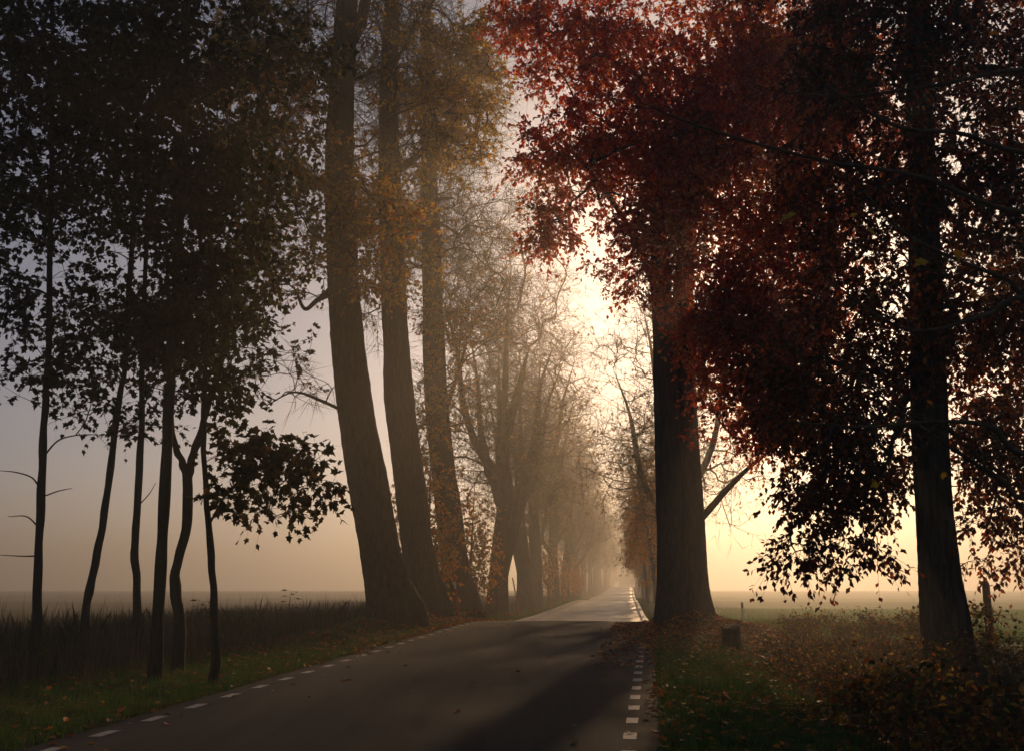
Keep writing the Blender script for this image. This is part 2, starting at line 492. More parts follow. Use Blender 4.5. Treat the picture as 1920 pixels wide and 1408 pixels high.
# painted edge dashes, each a piece of the road; continuous worn line beyond the crest
yy = -6.3
while yy < 35:
    for sgn in (-1, 1):
        L = 0.40 + 0.03 * rng.random(); W = 0.07
        if sgn > 0 and yy > 25 : continue
        y0 = yy + (0.15 if sgn < 0 else 0) + 0.05 * rng.random()
        ob('painted_dash', ribbon('painted_dash', sgn * LINE - W, sgn * LINE + W, y0, y0 + L, L / 2, 0.049, M_PAINT, 3, 0.003), road)
    yy += 1.08
for sgn in (-1, 1):
    ob('edge_line', ribbon('edge_line', sgn * LINE - 0.07, sgn * LINE + 0.07, 37, 420, 1.0, 0.049, M_PAINT2, 3), road_far)

# ------------------------------------------------------------------ tree growing
def trunk_mesh(path, sides=60, rings=150, flare=0.5, flare_h=0.7, ridges=9, rough=0.03, seed=0, mat=None, name='trunk', lobes=5, furrow=0.03):
    """path rows x,y,z,r"""
    r_ = np.random.default_rng(seed)
    Q = smooth_path(path, rings)
    # denser near the foot
    P, R = Q[:, :3], Q[:, 3]
    Tn = unit(np.gradient(P, axis=0)); A, B = frames(Tn)
    A = np.tile(np.array([[1.0, 0, 0]]), (rings, 1)); A = unit(A - Tn * np.sum(A * Tn, -1, keepdims=True)); B = np.cross(Tn, A)
    a = np.arange(sides) * 2 * math.pi / sides
    h = np.concatenate([[0], np.cumsum(np.linalg.norm(np.diff(P, axis=0), axis=1))])
    ph = r_.random(4) * 6
    fl = flare * np.exp(-h / flare_h)[:, None] * (1 + 0.45 * np.sin(lobes * a + ph[0])[None, :] + 0.25 * np.sin(3 * a + ph[3]))
    bump = rough * (np.sin(ridges * a[None, :] + ph[1] + 0.6 * np.sin(h * 1.1 + ph[3])[:, None]) + 0.8 * np.sin(4 * a[None, :] - h[:, None] * 0.8 + ph[2])
                    + 0.8 * np.sin(2 * a[None, :] + h[:, None] * 1.7)) + 0.025 * (r_.random((rings, sides)) - 0.5)
    if furrow and sides > 30:
        wob = 2.2 * np.sin(h * 1.9 + ph[0]) + 1.3 * np.sin(h * 5.3 + ph[1])
        q1 = np.abs(np.sin(9.5 * 2 * a[None, :] / 2 + 0.35 * wob[:, None] + 1.2 * np.sin(3 * a + ph[2])[None, :]))
        q2 = np.abs(np.sin(7 * a[None, :] - 0.5 * wob[:, None] + 2.0 * np.sin(2 * a + h[:, None] * 0.9 + ph[3])))
        bump = bump + furrow * (q1 + q2 - 1.2) + furrow * 0.7 * (r_.random((rings, sides)) - 0.5) + 0.03 * np.sin(h * 0.9 + ph[1])[:, None] * np.sin(a + h[:, None] * .5)[...]
    rad = R[:, None] * (1 + fl + bump)
    V = P[:, None, :] + rad[..., None] * (A[:, None, :] * np.cos(a)[None, :, None] + B[:, None, :] * np.sin(a)[None, :, None])
    idx = np.arange(rings * sides).reshape(rings, sides); nx = np.roll(idx, -1, 1)
    f = np.stack([idx[:-1], nx[:-1], nx[1:], idx[1:]], -1).reshape(-1, 4)
    loops = np.concatenate([f.ravel(), idx[-1]]); tot = np.concatenate([np.full(len(f), 4), [sides]])
    return fast_mesh(name, V.reshape(-1, 3), loops, tot, mat or M_BARK, True)

def blob_points(blobs, n, shell=0.35):
    """blobs: (cx,cy,cz,rx,ry,rz,weight). Points mostly toward the outside."""
    w = np.array([b[6] if len(b) > 6 else b[3] * b[4] * b[5] for b in blobs], float)
    pick = rng.choice(len(blobs), n, p=w / w.sum())
    b = np.array([x[:6] for x in blobs])[pick]
    d = unit(rng.normal(size=(n, 3)))
    r = rng.random(n) ** shell
    return b[:, :3] + d * r[:, None] * b[:, 3:6]

class Skeleton:
    def __init__(self, axes, attach_from=0.25):
        """axes: list of (k,3) trunk or limb paths that exist already"""
        P, ok = [], []
        self.par = []
        for ax, fr in axes:
            q = resample(ax, max(6, int(np.linalg.norm(ax[-1] - ax[0]) / 0.35)))
            for i, p in enumerate(q):
                P.append(p); ok.append(i / len(q) >= fr); self.par.append(-1)
        self.P = np.zeros((200000, 3)); self.n = len(P); self.P[:self.n] = P
        self.ok = np.zeros(200000, bool); self.ok[:self.n] = ok
        self.dir = np.zeros((200000, 3)); self.dir[:self.n, 2] = 1
        self.root = np.full(200000, -1); self.n0 = self.n
        self.paths = []
    def grow(self, targets, step=0.45, rise=0.35, wob=0.12, order_jit=0.8, cen=None, ctrl=0.4, droop=0.0):
        ax = self.P[:self.n0][self.ok[:self.n0]]
        d0 = np.sqrt(((targets[:, None, :] - ax[None, ::4, :]) ** 2).sum(-1)).min(1)
        order = np.argsort(d0 * (1 - 0.3) + order_jit * rng.random(len(d0)) * 2)
        for ti in order:
            t = targets[ti]
            Q = self.P[:self.n]
            v = t - Q
            d = np.sqrt((v * v).sum(1))
            hd = np.sqrt(v[:, 0] ** 2 + v[:, 1] ** 2)
            cost = d + rise * np.maximum(0, 0.45 * hd - v[:, 2])
            # prefer running on from a branch in its own direction
            cs = (v * self.dir[:self.n]).sum(1) / np.maximum(d, 1e-6)
            cost = cost * (1.25 - 0.25 * cs)
            cost[~self.ok[:self.n]] = 1e9
            j = int(np.argmin(cost))
            dist = d[j]
            if dist < 0.12: continue
            k = max(2, int(dist / step) + 1)
            p0 = Q[j].copy(); dr = self.dir[j]
            if j < self.n0:
                hv = unit(np.array([v[j][0], v[j][1], 0.0])); dr = unit(hv + np.array([0, 0, 0.9 if rise > 0 else 0.1]))
            c1 = p0 + dr * dist * ctrl
            u = np.linspace(0, 1, k + 1)[1:, None]
            pts = (1 - u) ** 2 * p0 + 2 * u * (1 - u) * c1 + u ** 2 * t
            pts[:, 2] -= droop * dist * (4 * u * (1 - u))[:, 0] * 0.0
            pts[:-1] += rng.normal(size=(k - 1, 3)) * wob * min(1.0, dist * 0.3)
            i0 = self.n
            self.P[i0:i0 + k] = pts; self.ok[i0:i0 + k] = True
            self.dir[i0:i0 + k] = unit(np.diff(np.vstack([p0, pts]), axis=0))
            self.par += [j] + list(range(i0, i0 + k - 1))
            r = self.root[j] if self.root[j] >= 0 else len(self.paths)
            self.root[i0:i0 + k] = r
            self.n += k
            self.paths.append((j, i0, k, r, ti))
    def radii(self, tip=0.008, e=0.46, rmax=0.4):
        cnt = np.zeros(self.n)
        for j, i0, k, r, ti in self.paths: cnt[i0 + k - 1] += 1
        for i in range(self.n - 1, self.n0 - 1, -1):
            if self.par[i] >= 0: cnt[self.par[i]] += cnt[i]
        self.cnt = cnt
        self.R = np.minimum(tip * np.maximum(cnt, 1) ** e, rmax)
        return self.R
    def tips(self):
        idx = np.array([i0 + k - 1 for j, i0, k, r, ti in self.paths])
        return self.P[idx], self.dir[idx]
    def meshes(self, big=12, sides=(6, 4, 3)):
        """-> list of Geo per big limb, and one Geo of the rest"""
        roots = {}
        for j, i0, k, r, ti in self.paths:
            roots.setdefault(r, []).append((j, i0, k))
        bigs, rest = [], []
        for r, pl in roots.items():
            (bigs.append(pl) if len(pl) >= big else rest.extend(pl))
        out = []
        for pl in bigs + [rest]:
            g = Geo(); byk = {}
            for j, i0, k in pl:
                P = np.vstack([self.P[j], self.P[i0:i0 + k]])
                rr = np.concatenate([[min(self.R[j], self.R[i0] * 1.15)], self.R[i0:i0 + k]])
                kk = 3 if k < 3 else (5 if k < 6 else (9 if k < 12 else 16))
                q = resample(np.column_stack([P, rr]), kk)
                sd = sides[0] if rr[0] > 0.05 else (sides[1] if rr[0] > 0.018 else sides[2])
                byk.setdefault((kk, sd), []).append(q)
            for (kk, sd), qs in byk.items():
                q = np.array(qs); g.tubes(q[:, :, :3], q[:, :, 3], sd)
            out.append(g)
        return out[:-1], out[-1]

def sprays(T, D, m, length, r0, droop=0.15, spread=0.8, up=0.0, k=3, zig=0.06):
    """m twigs from each tip. returns P (n*m,k,3), R"""
    n = len(T)
    T = np.repeat(T, m, 0); D = np.repeat(D, m, 0)
    d = unit(D * 0.9 + rng.normal(size=(n * m, 3)) * spread + np.array([0, 0, up]))
    L = length * (0.45 + 0.75 * rng.random(n * m))
    u = np.linspace(0, 1, k)
    P = T[:, None, :] + d[:, None, :] * (L[:, None] * u)[..., None]
    P[:, :, 2] -= (droop * L)[:, None] * u ** 2
    P[:, 1:, :] += rng.normal(size=(n * m, k - 1, 3)) * (zig * L)[:, None, None]
    R = r0 * (1 - 0.75 * u)[None, :] * np.ones((n * m, 1))
    return P, R

def leaf_on(P, per, size, tilt=0.6, size_jit=0.35, start=0.15, hang=0.0):
    """positions/orientations of leaves along twigs P (n,k,3)"""
    n, k, _ = P.shape
    u = start + (1 - start) * rng.random((n, per)); u = u * (k - 1) * 0.999
    i = u.astype(int); f = (u - i)[..., None]
    ar = np.arange(n)[:, None]
    pos = P[ar, i] * (1 - f) + P[ar, i + 1] * f
    tang = unit(P[ar, i + 1] - P[ar, i])
    side = rng.normal(size=pos.shape); side -= tang * np.sum(side * tang, -1, keepdims=True)
    fwd = unit(tang * 0.7 + unit(side) * 0.8 + np.array([0, 0, -hang]))
    nor = np.array([0, 0, 1.0]) + rng.normal(size=pos.shape) * tilt
    sz = size * (1 - size_jit + 2 * size_jit * rng.random((n, per)))
    return pos.reshape(-1, 3), fwd.reshape(-1, 3), nor.reshape(-1, 3), sz.ravel()

def clumpiness(p, s=0.5, seed=0.0):
    v = np.sin(p[:, 0] * s + 1.7 * np.sin(p[:, 2] * s * 0.8 + seed)) + np.sin(p[:, 2] * s * 1.3 + 2.1 * np.sin(p[:, 1] * s * 0.7 + seed)) + np.sin(p[:, 1] * s * 1.1 + p[:, 0] * s * 0.4)
    return (v / 6 + 0.5).clip(0, 1)

RED = [(0.32, 0.03, 0.012), (0.544, 0.05, 0.012), (0.736, 0.085, 0.015), (0.832, 0.19, 0.018), (0.85, 0.343, 0.023), (0.32, 0.171, 0.027), (0.096, 0.114, 0.021)]
COPPER = [(0.053, 0.043, 0.014), (0.09, 0.04, 0.014), (0.21, 0.05, 0.014), (0.45, 0.085, 0.017), (0.72, 0.199, 0.021), (0.09, 0.071, 0.021)]
YELLOW = [(0.189, 0.154, 0.023), (0.405, 0.282, 0.028), (0.621, 0.385, 0.032), (0.783, 0.462, 0.036), (0.675, 0.231, 0.023), (0.405, 0.115, 0.019)]
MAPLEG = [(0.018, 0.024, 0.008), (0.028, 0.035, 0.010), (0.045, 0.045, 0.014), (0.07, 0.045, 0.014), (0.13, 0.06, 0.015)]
BRIGHT = [(0.792, 0.433, 0.034), (0.816, 0.296, 0.023), (0.672, 0.433, 0.046), (0.624, 0.16, 0.017)]

def px_blob(px, py, Y, rx, ry, rz, w=None):
    c = at(px, py, Y)
    b = (c[0], c[1], c[2], rx, ry, rz)
    return b + ((w,) if w is not None else (rx * ry * rz,))

def px_trunk(pts, Y, dy=None, foot=True):
    """pts rows (px, py, width_px) at distance Y -> rows x y z r; foot set into the ground"""
    rows = []
    for i, (px, py, w) in enumerate(pts):
        yy_ = Y + (dy[i] if dy is not None else 0)
        p = at(px, py, yy_)
        mpp = (yy_ * math.cos(PITCH) + (p[2] - CAM[2]) * math.sin(PITCH)) / F
        rows.append([p[0], p[1], p[2], w / 2 * mpp])
    rows = np.array(rows)
    if foot:
        b = rows[0]
        zg = g1(b[0], b[1]) - 0.25
        rows = np.vstack([[b[0] + (b[0] - rows[1][0]) * 0.05, b[1], zg, b[3] * 1.02], rows]) if zg < b[2] - 0.15 else rows
        if rows[0][2] > zg: rows[0][2] = zg
    return rows

def make_tree(name, label, cat, trunks, blobs, n_targets, leaf=None, bark=None, group=None, rise=0.35, tip=0.008, e=0.46, limbs=(),
              spray=None, attach=0.25, big=12, shell=0.4, step=0.45, flare=0.5, rmax=0.35, twig_leafless=None, wob=0.12, flare_h=0.7, zfloor=None, extra=None, lobes=5, rough=0.03):
    bark = bark or M_BARK
    base = trunks[0][0]
    root = ob(name, None, None, (base[0], base[1], g1(base[0], base[1])))
    tag(root, label, cat, group)
    off = np.array(root.location)
    def put(nm, me):
        o = ob(nm, me, root); o.location = [-float(v) for v in off]; return o
    for q, tr in enumerate(trunks):
        put('trunk', trunk_mesh(tr, mat=bark, seed=int(abs(base[0]) * 100) + q, sides=60 if tr[0][3] > .2 else 14, rings=150 if tr[0][3] > .2 else 60, furrow=0.012 if bark is M_BEECH else 0.035, flare=flare, flare_h=flare_h, lobes=lobes, rough=rough))
    axes = [(smooth_path(tr, 40)[:, :3], attach) for tr in trunks]
    for lb in limbs:
        lb = np.array(lb, float)
        q = smooth_path(lb, 16)
        g = Geo(); g.tubes(q[None, :, :3], q[None, :, 3], 8)
        put('limb', g.mesh('limb', bark, True))
        axes.append((q[:, :3], 0.2))
    sk = Skeleton(axes)
    tg = blob_points(blobs, n_targets, shell)
    if extra is not None: tg = np.vstack([tg, extra])
    tg = tg[tg[:, 2] > ground(tg[:, 0], tg[:, 1]) + (zfloor or 0.5)]
    sk.grow(tg, step=step, rise=rise, wob=wob)
    sk.radii(tip, e, rmax)
    gl, rest = sk.meshes(big)
    for g in gl:
        put('limb', g.mesh('limb', bark, True))
    T, D = sk.tips()
    m, length, r0, droop, spread, up = spray
    P, R = sprays(T, D, m, length, r0, droop, spread, up, k=2 if leaf and n_targets > 1500 else 3)
    rest.tubes(P, R, 3)
    if twig_leafless:
        m2, l2, r2, d2, s2, u2 = twig_leafless
        T2 = P[:, -2, :]; D2 = unit(P[:, -1, :] - P[:, -2, :])
        P2, R2 = sprays(T2, D2, m2, l2, r2, d2, s2, u2, k=2)
        rest.tubes(P2, R2, 3)
    put('twigs', rest.mesh('twigs', M_TWIG, True))
    if leaf:
        shape, per, size, pal, w, tilt, hang, frac = leaf
        sel = P
        if frac is not None:
            keep = frac(P[:, 0, :])
            sel = P[rng.random(len(P)) < keep]
        pos, fwd, nor, sz = leaf_on(sel, per, size, tilt, hang=hang)
        g = Geo()
        g.leaves(shape, pos, fwd, nor, sz, palette(len(pos), pal, w, 0.3, clumpiness(pos, 0.9, base[0])))
        put('crown', g.mesh('crown', M_LEAF))
    return root

# ---- copper beech with twin stems beside the road, right
tA = px_trunk([(1262, 1140, 62), (1258, 1080, 50), (1254, 950, 48), (1250, 800, 46), (1246, 650, 44), (1240, 560, 40), (1236, 460, 32), (1225, 360, 22), (1205, 250, 13), (1195, 150, 5)], 32.0)
tB = px_trunk([(1300, 1140, 62), (1298, 1080, 54), (1294, 950, 50), (1286, 800, 46), (1280, 650, 42), (1284, 500, 34), (1300, 380, 26), (1330, 250, 17), (1350, 80, 6)], 32.3)
def P4(px, py, Y, r):
    p = at(px, py, Y); return [p[0], p[1], p[2], r]
b_r1 = [px_blob(1110, 90, 30, 2.9, 1.5, 2.4, 27.8), px_blob(1070, 290, 29.5, 1.9, 1.5, 1.9, 11.6), px_blob(1035, 420, 29, 0.9, 1.6, 1.1, 6),
        px_blob(1240, 240, 30, 3.2, 1.5, 3, 43.2), px_blob(1180, 450, 30.5, 1.7, 1.5, 1.4, 6.2), px_blob(1420, 130, 30, 3.8, 1.5, 3.4, 64.6),
        px_blob(1400, 380, 29, 3.4, 1.5, 2.8, 42.8), px_blob(1430, 590, 29, 2.9, 1.5, 2.2, 25.5), px_blob(1430, 740, 29, 2.3, 1.5, 1.6, 11.8),
        px_blob(1250, -130, 31, 5, 1.5, 2.2, 22), px_blob(1260, 480, 28.5, 1.6, 1.6, 1.6, 9), px_blob(1330, 620, 29, 1, 1.6, 1, 4), px_blob(1250, 350, 28.3, 2.2, 1.8, 1.8, 12), px_blob(1330, 250, 28, 2.6, 1.5, 2.4, 14), px_blob(1500, 480, 28.5, 2.4, 1.5, 2.6, 18.7), px_blob(1000, 20, 30, 1.8, 1.5, 1.2, 8), px_blob(1480, 640, 28.5, 1.8, 1.5, 1.8, 16), px_blob(1450, 800, 28.5, 1.5, 1.4, 1.0, 7), px_blob(1380, 560, 28.2, 1.6, 1.3, 1.6, 10), px_blob(1350, 700, 28.5, .8, 1.2, 1.2, 4), px_blob(1560, 200, 30, 3, 1.5, 4, 48.0)]
make_tree('copper_beech', 'twin-stemmed beech with fiery red leaves arching over the road', 'tree', [tA, tB], b_r1, 2150,
          (RHOMB, 11, 0.14, RED, [1.0, 1.6, 2.2, 2.4, 1.7, .8, .8], 0.75, 0.25, None), M_BEECH, rise=0.3, tip=0.009, e=0.44,
          limbs=[[P4(1300, 985, 32.2, .13), P4(1325, 960, 32, .12), P4(1360, 920, 31.6, .10), P4(1400, 880, 31, .07), P4(1450, 840, 30.5, .04)],
                 [P4(1235, 560, 32, .13), P4(1200, 470, 31, .11), P4(1150, 380, 30, .08), P4(1090, 300, 29.5, .05)]],
          spray=(8, 0.85, 0.006, 0.35, 1.0, -0.1), attach=0.42, shell=0.5, flare=0.3, flare_h=0.6, lobes=4, rough=0.022, step=0.5)

print('R1', time.time() - T0)
# ---- dark beech further right with boughs hanging to the ground
tC = px_trunk([(1772, 1165, 82), (1762, 1080, 74), (1752, 950, 68), (1744, 800, 64), (1738, 600, 58), (1732, 400, 52), (1725, 200, 46), (1722, 0, 40), (1715, -300, 26), (1712, -500, 12)], 19.0)
b_r2 = [px_blob(1740, 60, 19, 3.0, 3.5, 1.8), px_blob(1830, 330, 19, 2.0, 3.0, 1.8), px_blob(1620, 330, 18.5, 1.7, 2.6, 1.6), px_blob(1600, 560, 18.5, 1.5, 2.2, 1.2),
        px_blob(1590, 760, 18.2, 1.25, 1.8, 1.0), px_blob(1560, 930, 18, 1.0, 1.5, 0.8), px_blob(1620, 1010, 18, 0.9, 1.3, 0.7), px_blob(1510, 1030, 17.8, 0.55, 0.9, 0.35, 0.9),
        px_blob(1870, 620, 18.5, 1.6, 2.2, 1.2), px_blob(1880, 820, 18.2, 1.2, 1.8, 1.0), px_blob(1890, 960, 18, 0.8, 1.4, 0.7), px_blob(1720, -260, 19, 4.5, 5, 3, 40),
        px_blob(2060, 300, 19, 2.5, 3, 4), px_blob(1690, 880, 20, 1.0, 1.2, 1.2), px_blob(1500, 720, 20, 1.2, 1.6, 1.2, 5), px_blob(1560, 860, 19, 1.1, 1.2, 1.2, 4), px_blob(1800, 560, 18, 1.4, 1.4, 1.4, 4), px_blob(1870, 760, 19.5, 1.1, 1.5, 1.4), px_blob(1890, 930, 19, .9, 1.3, 1.1), px_blob(1880, 1050, 18.5, .6, 1.0, .5), px_blob(1660, 700, 19.5, 1.3, 1.6, 1.4)]
make_tree('dark_beech', 'dark beech with a single thick trunk and leafy boughs hanging down beside the ditch', 'tree', [tC], b_r2, 2600,
          (RHOMB, 9, 0.112, COPPER, [2, 2, 1.6, 1.3, .8, 1], 0.8, 0.35, None), M_BEECH, rise=-0.15, tip=0.007, e=0.44,
          spray=(6, 0.6, 0.005, 0.5, 0.8, -0.25), attach=0.25, shell=0.55, flare=0.3, zfloor=0.25)
print('R2', time.time() - T0)

# ---- leaning roadside trees on the left bank
def tree_L(name, label, pts, Y, blobs, n, leaf, limbs=(), **kw):
    tr = px_trunk(pts, Y)
    return make_tree(name, label, 'tree', [tr], blobs, n, leaf, M_BARK, group='trees along the left side of the road', limbs=limbs, **kw)
def keep_near(bl, lo=0.05):
    c = np.array([b[:3] for b in bl]); r = np.array([b[3:6] for b in bl])
    def f(p):
        d = (((p[:, None, :] - c[None]) / r[None]) ** 2).sum(-1).min(1)
        return np.where(d < 1, 1.0, lo)
    return f
lf1 = [px_blob(480, 130, 29, 2.4, 2.5, 2.0), px_blob(640, 400, 28, 2.2, 3, 1.5), px_blob(560, 480, 28, 1.8, 2.6, 1.2), px_blob(700, 470, 29, 1.2, 2.5, 1.6), px_blob(500, 300, 28, 2.0, 3, 2.0)]
tree_L('roadside_oak', 'thickest leaning trunk, first tree of the row left of the road',
       [(735, 1140, 86), (722, 1080, 76), (700, 960, 72), (672, 800, 68), (652, 650, 62), (643, 500, 56), (638, 350, 54), (640, 200, 48), (648, 60, 40), (655, -80, 34), (668, -300, 20)], 30.0,
       lf1 + [px_blob(520, 80, 30, 3.2, 4, 2.5), px_blob(720, 150, 30, 2.5, 3.5, 3), px_blob(620, -120, 30, 5, 5, 3), px_blob(560, 700, 29, 1.6, 2.4, .9, 3)], 760,
       (RHOMB, 12, 0.15, YELLOW, [1.5, 1.6, 1.2, .7, 1.2, 1.4], 0.8, 0.2, keep_near(lf1, 0.10)),
       limbs=[[P4(640, 345, 30, .28), P4(595, 345, 29.6, .22), P4(560, 320, 29.2, .17), P4(510, 300, 28.6, .13), P4(470, 270, 28, .07)],
              [P4(640, 165, 30, .24), P4(605, 132, 29.8, .21), P4(570, 110, 29.6, .17), P4(520, 70, 29.3, .13), P4(470, 40, 29, .08)],
              [P4(650, 90, 30.1, .26), P4(680, 30, 30.2, .2), P4(690, -60, 30.3, .16), P4(700, -200, 30.5, .08)],
              [P4(646, 545, 30, .09), P4(600, 560, 29.5, .08), P4(572, 580, 29, .06), P4(555, 545, 28.8, .04)],
              [P4(665, 775, 30, .06), P4(640, 768, 30, .055), P4(600, 750, 29.6, .05), P4(550, 735, 29.2, .03), P4(500, 760, 28.9, .015)]],
       tip=0.011, spray=(6, 0.9, 0.010, 0.2, 0.8, 0.05), twig_leafless=(2, 0.65, 0.009, 0.1, 0.8, 0), attach=0.5)
lf2 = [px_blob(840, 170, 34, 2.2, 3, 2.2), px_blob(900, 110, 34, 1.6, 2.5, 1.4), px_blob(770, 480, 34, 1.3, 2.5, 1.6), px_blob(740, 350, 34, 1.2, 2.4, 1.4), px_blob(850, 260, 34, 1.7, 2.5, 1.0)]
tree_L('roadside_lime', 'slightly thinner leaning trunk with ochre leaves, second of the row left of the road',
       [(795, 1128, 72), (788, 1060, 60), (770, 920, 57), (752, 780, 54), (742, 640, 48), (736, 500, 44), (730, 330, 40), (730, 150, 34), (735, 0, 26), (742, -220, 14)], 36.0,
       lf2 + [px_blob(780, 60, 36, 3.5, 4, 3), px_blob(740, -150, 36, 4.5, 5, 3), px_blob(690, 560, 36, 1.0, 3, 1.5, 4)], 700,
       (RHOMB, 13, 0.15, YELLOW, [1.0, 1.4, 1.6, 1.4, .7, .3], 0.8, 0.25, keep_near(lf2, 0.12)),
       limbs=[[P4(745, 320, 36, .17), P4(775, 300, 35.6, .14), P4(810, 270, 35.2, .11), P4(870, 265, 34.8, .07)],
              [P4(740, 420, 36, .12), P4(770, 400, 35.6, .10), P4(800, 378, 35.2, .08), P4(850, 372, 35, .05)]],
       tip=0.011, spray=(6, 0.95, 0.010, 0.25, 0.8, 0.0), twig_leafless=(2, 0.65, 0.009, 0.1, 0.8, 0), attach=0.45)
lf3 = [px_blob(820, 760, 42, 1.3, 2.4, 1.8), px_blob(850, 640, 42, 1.2, 2.2, 1.6), px_blob(800, 880, 43, .9, 1.6, 1.3)]
tree_L('mossy_lime', 'mossy trunk with yellow leaves behind the tall red pole, third of the left row',
       [(862, 1124, 62), (852, 1050, 50), (838, 930, 46), (822, 800, 44), (814, 650, 40), (810, 500, 36), (804, 330, 30), (800, 150, 24), (800, -60, 12)], 44.0,
       lf3 + [px_blob(860, 420, 44, 3.0, 4, 3.4), px_blob(800, 200, 44, 4, 4.5, 3.5), px_blob(900, 560, 44, 2, 3.5, 2.2), px_blob(760, 420, 44, 2, 3, 3)], 760,
       (RHOMB, 10, 0.15, BRIGHT, [1.6, 1.2, 1.4, .6], 0.8, 0.25, keep_near(lf3, 0.05)),
       limbs=[[P4(825, 800, 44, .12), P4(845, 740, 43.8, .1), P4(862, 690, 43.5, .08), P4(875, 640, 43, .05)]],
       tip=0.011, spray=(7, 1.1, 0.010, 0.15, 0.75, 0.1), twig_leafless=(3, 0.7, 0.009, 0.05, 0.8, 0.1), attach=0.3)
print('L', time.time() - T0)

# ------------------------------------------------------------------ avenue of bare trees (shared meshes)
def bare_proto(seed, H=21.0, fork=False):
    r_ = random.Random(seed)
    trunks = []; limbs_ = []
    lean = r_.uniform(-.6, .6)
    tr = [[0, 0, -0.3, .52], [0, 0, 0.6, .46], [lean * .2, 0, 3, .42], [lean * .7, .1, 5.5, .38], [lean * .4, .2, 8, .30], [lean + .3, .3, 10.5, .2], [lean + .9, .2, 13, .03]]
    trunks.append(np.array(tr))
    if fork:
        trunks.append(np.array([[0.05, 0, 1.4, .30], [.35, .1, 3.0, .30], [1.0, .2, 5.5, .26], [1.7, .2, 8.5, .2], [1.9, .5, 11, .10], [2.5, .5, 13, .02]]))
    for q in range(5):
        a_ = q * 1.26 + r_.uniform(-.5, .5); h_ = 4.0 + q * .9
        dx, dy = math.cos(a_), math.sin(a_)
        limbs_.append(np.array([[lean * .4 + dx * .1, dy * .1, h_, .22], [dx * 1.0, dy * 1.0, h_ + 1.0, .19], [dx * 1.9, dy * 1.9, h_ + 3.0, .15], [dx * 2.4, dy * 2.4, h_ + 6, .09], [dx * 3.3, dy * 3.0, h_ + 8.5, .014]]))
    blobs = [(0, 0, H * .64, 4.0, 4.0, H * .36), (r_.uniform(-1, 1), r_.uniform(-1, 1), H * .42, 4.4, 4.4, 3.2), (2.2, 0, H * .36, 3.0, 3.2, 2.6), (-2, .5, H * .34, 2.6, 3, 2.4)]
    g = [trunk_mesh(t, sides=12, rings=22, mat=M_BARK2, seed=seed + q, flare=0.45 if q == 0 else 0) for q, t in enumerate(trunks)]
    sk = Skeleton([(smooth_path(t, 30)[:, :3], 0.22) for t in trunks] + [(smooth_path(t, 20)[:, :3], 0.2) for t in limbs_])
    ends = np.concatenate([t[None, -1, :3] + rng.normal(size=(9, 3)) * np.array([.7, .7, .9]) + np.array([0, 0, .6]) for t in limbs_ + trunks] + [t[None, -2, :3] + rng.normal(size=(7, 3)) * .9 for t in limbs_ + trunks])
    sk.grow(np.vstack([blob_points(blobs, 400, 0.45), ends]), step=0.8, rise=0.5, wob=0.2)
    sk.radii(0.013, 0.46, 0.28)
    gl, rest = sk.meshes(10 ** 9, (5, 4, 3))
    for t in limbs_:
        q = smooth_path(t, 12); rest.tubes(q[None, :, :3], q[None, :, 3], 7)
    T, D = sk.tips()
    P, R = sprays(T, D, 6, 1.35, 0.011, 0.1, 0.7, 0.15)
    rest.tubes(P, R, 3)
    P2, R2 = sprays(P[:, 2, :], unit(P[:, 2] - P[:, 1]), 2, 0.8, 0.009, 0.05, 0.8, 0.1, k=2)
    rest.tubes(P2, R2, 3)
    br = rest.mesh('branches', M_TWIG2, True)
    pos, fwd, nor, sz = leaf_on(P[rng.random(len(P)) < 0.22], 3, 0.17, 0.9)
    lg = Geo(); lg.leaves(RHOMB, pos, fwd, nor, sz, palette(len(pos), YELLOW, [.6, 1, 1.3, 1.4, 1.2, .8], 0.3))
    return g, br, lg.mesh('crown', M_LEAF)
protos = [bare_proto(11), bare_proto(23, 22, True), bare_proto(37, 19.5)]
print('protos', time.time() - T0)
def ordinal(k):
    ones = ['', 'first', 'second', 'third', 'fourth', 'fifth', 'sixth', 'seventh', 'eighth', 'ninth', 'tenth', 'eleventh', 'twelfth', 'thirteenth', 'fourteenth', 'fifteenth', 'sixteenth', 'seventeenth', 'eighteenth', 'nineteenth']
    return ones[k] if k < 20 else ({2: 'twentieth', 3: 'thirtieth'}[k // 10] if k % 10 == 0 else {2: 'twenty', 3: 'thirty'}[k // 10] + '-' + ones[k % 10])
ORD = ['first', 'second', 'third', 'fourth', 'fifth', 'sixth', 'seventh', 'eighth', 'ninth', 'tenth', 'eleventh', 'twelfth', 'thirteenth', 'fourteenth', 'fifteenth', 'sixteenth', 'seventeenth', 'eighteenth', 'nineteenth', 'twentieth', 'twenty-first', 'twenty-second']
def put_bare(pi, x, y, rz, sc, label, group):
    g, br, lf = protos[pi]
    root = ob('avenue_tree', None, None, (x, y, g1(x, y)))
    root.rotation_euler = (0, 0, rz); root.scale = (sc, sc, sc * random.uniform(.94, 1.06))
    tag(root, label, 'tree', group)
    for t in g: ob('trunk', t, root)
    ob('branches', br, root); ob('crown', lf, root)
left_Y = [55, 68, 80, 95, 110, 126, 143, 160, 180, 202, 226, 252, 282, 315, 350]
right_Y = [51, 84, 108, 136, 168, 205, 248, 300]
lseq = [1, 1, 0, 2, 1, 0, 2, 1, 0, 2, 0, 1, 2, 0, 1]
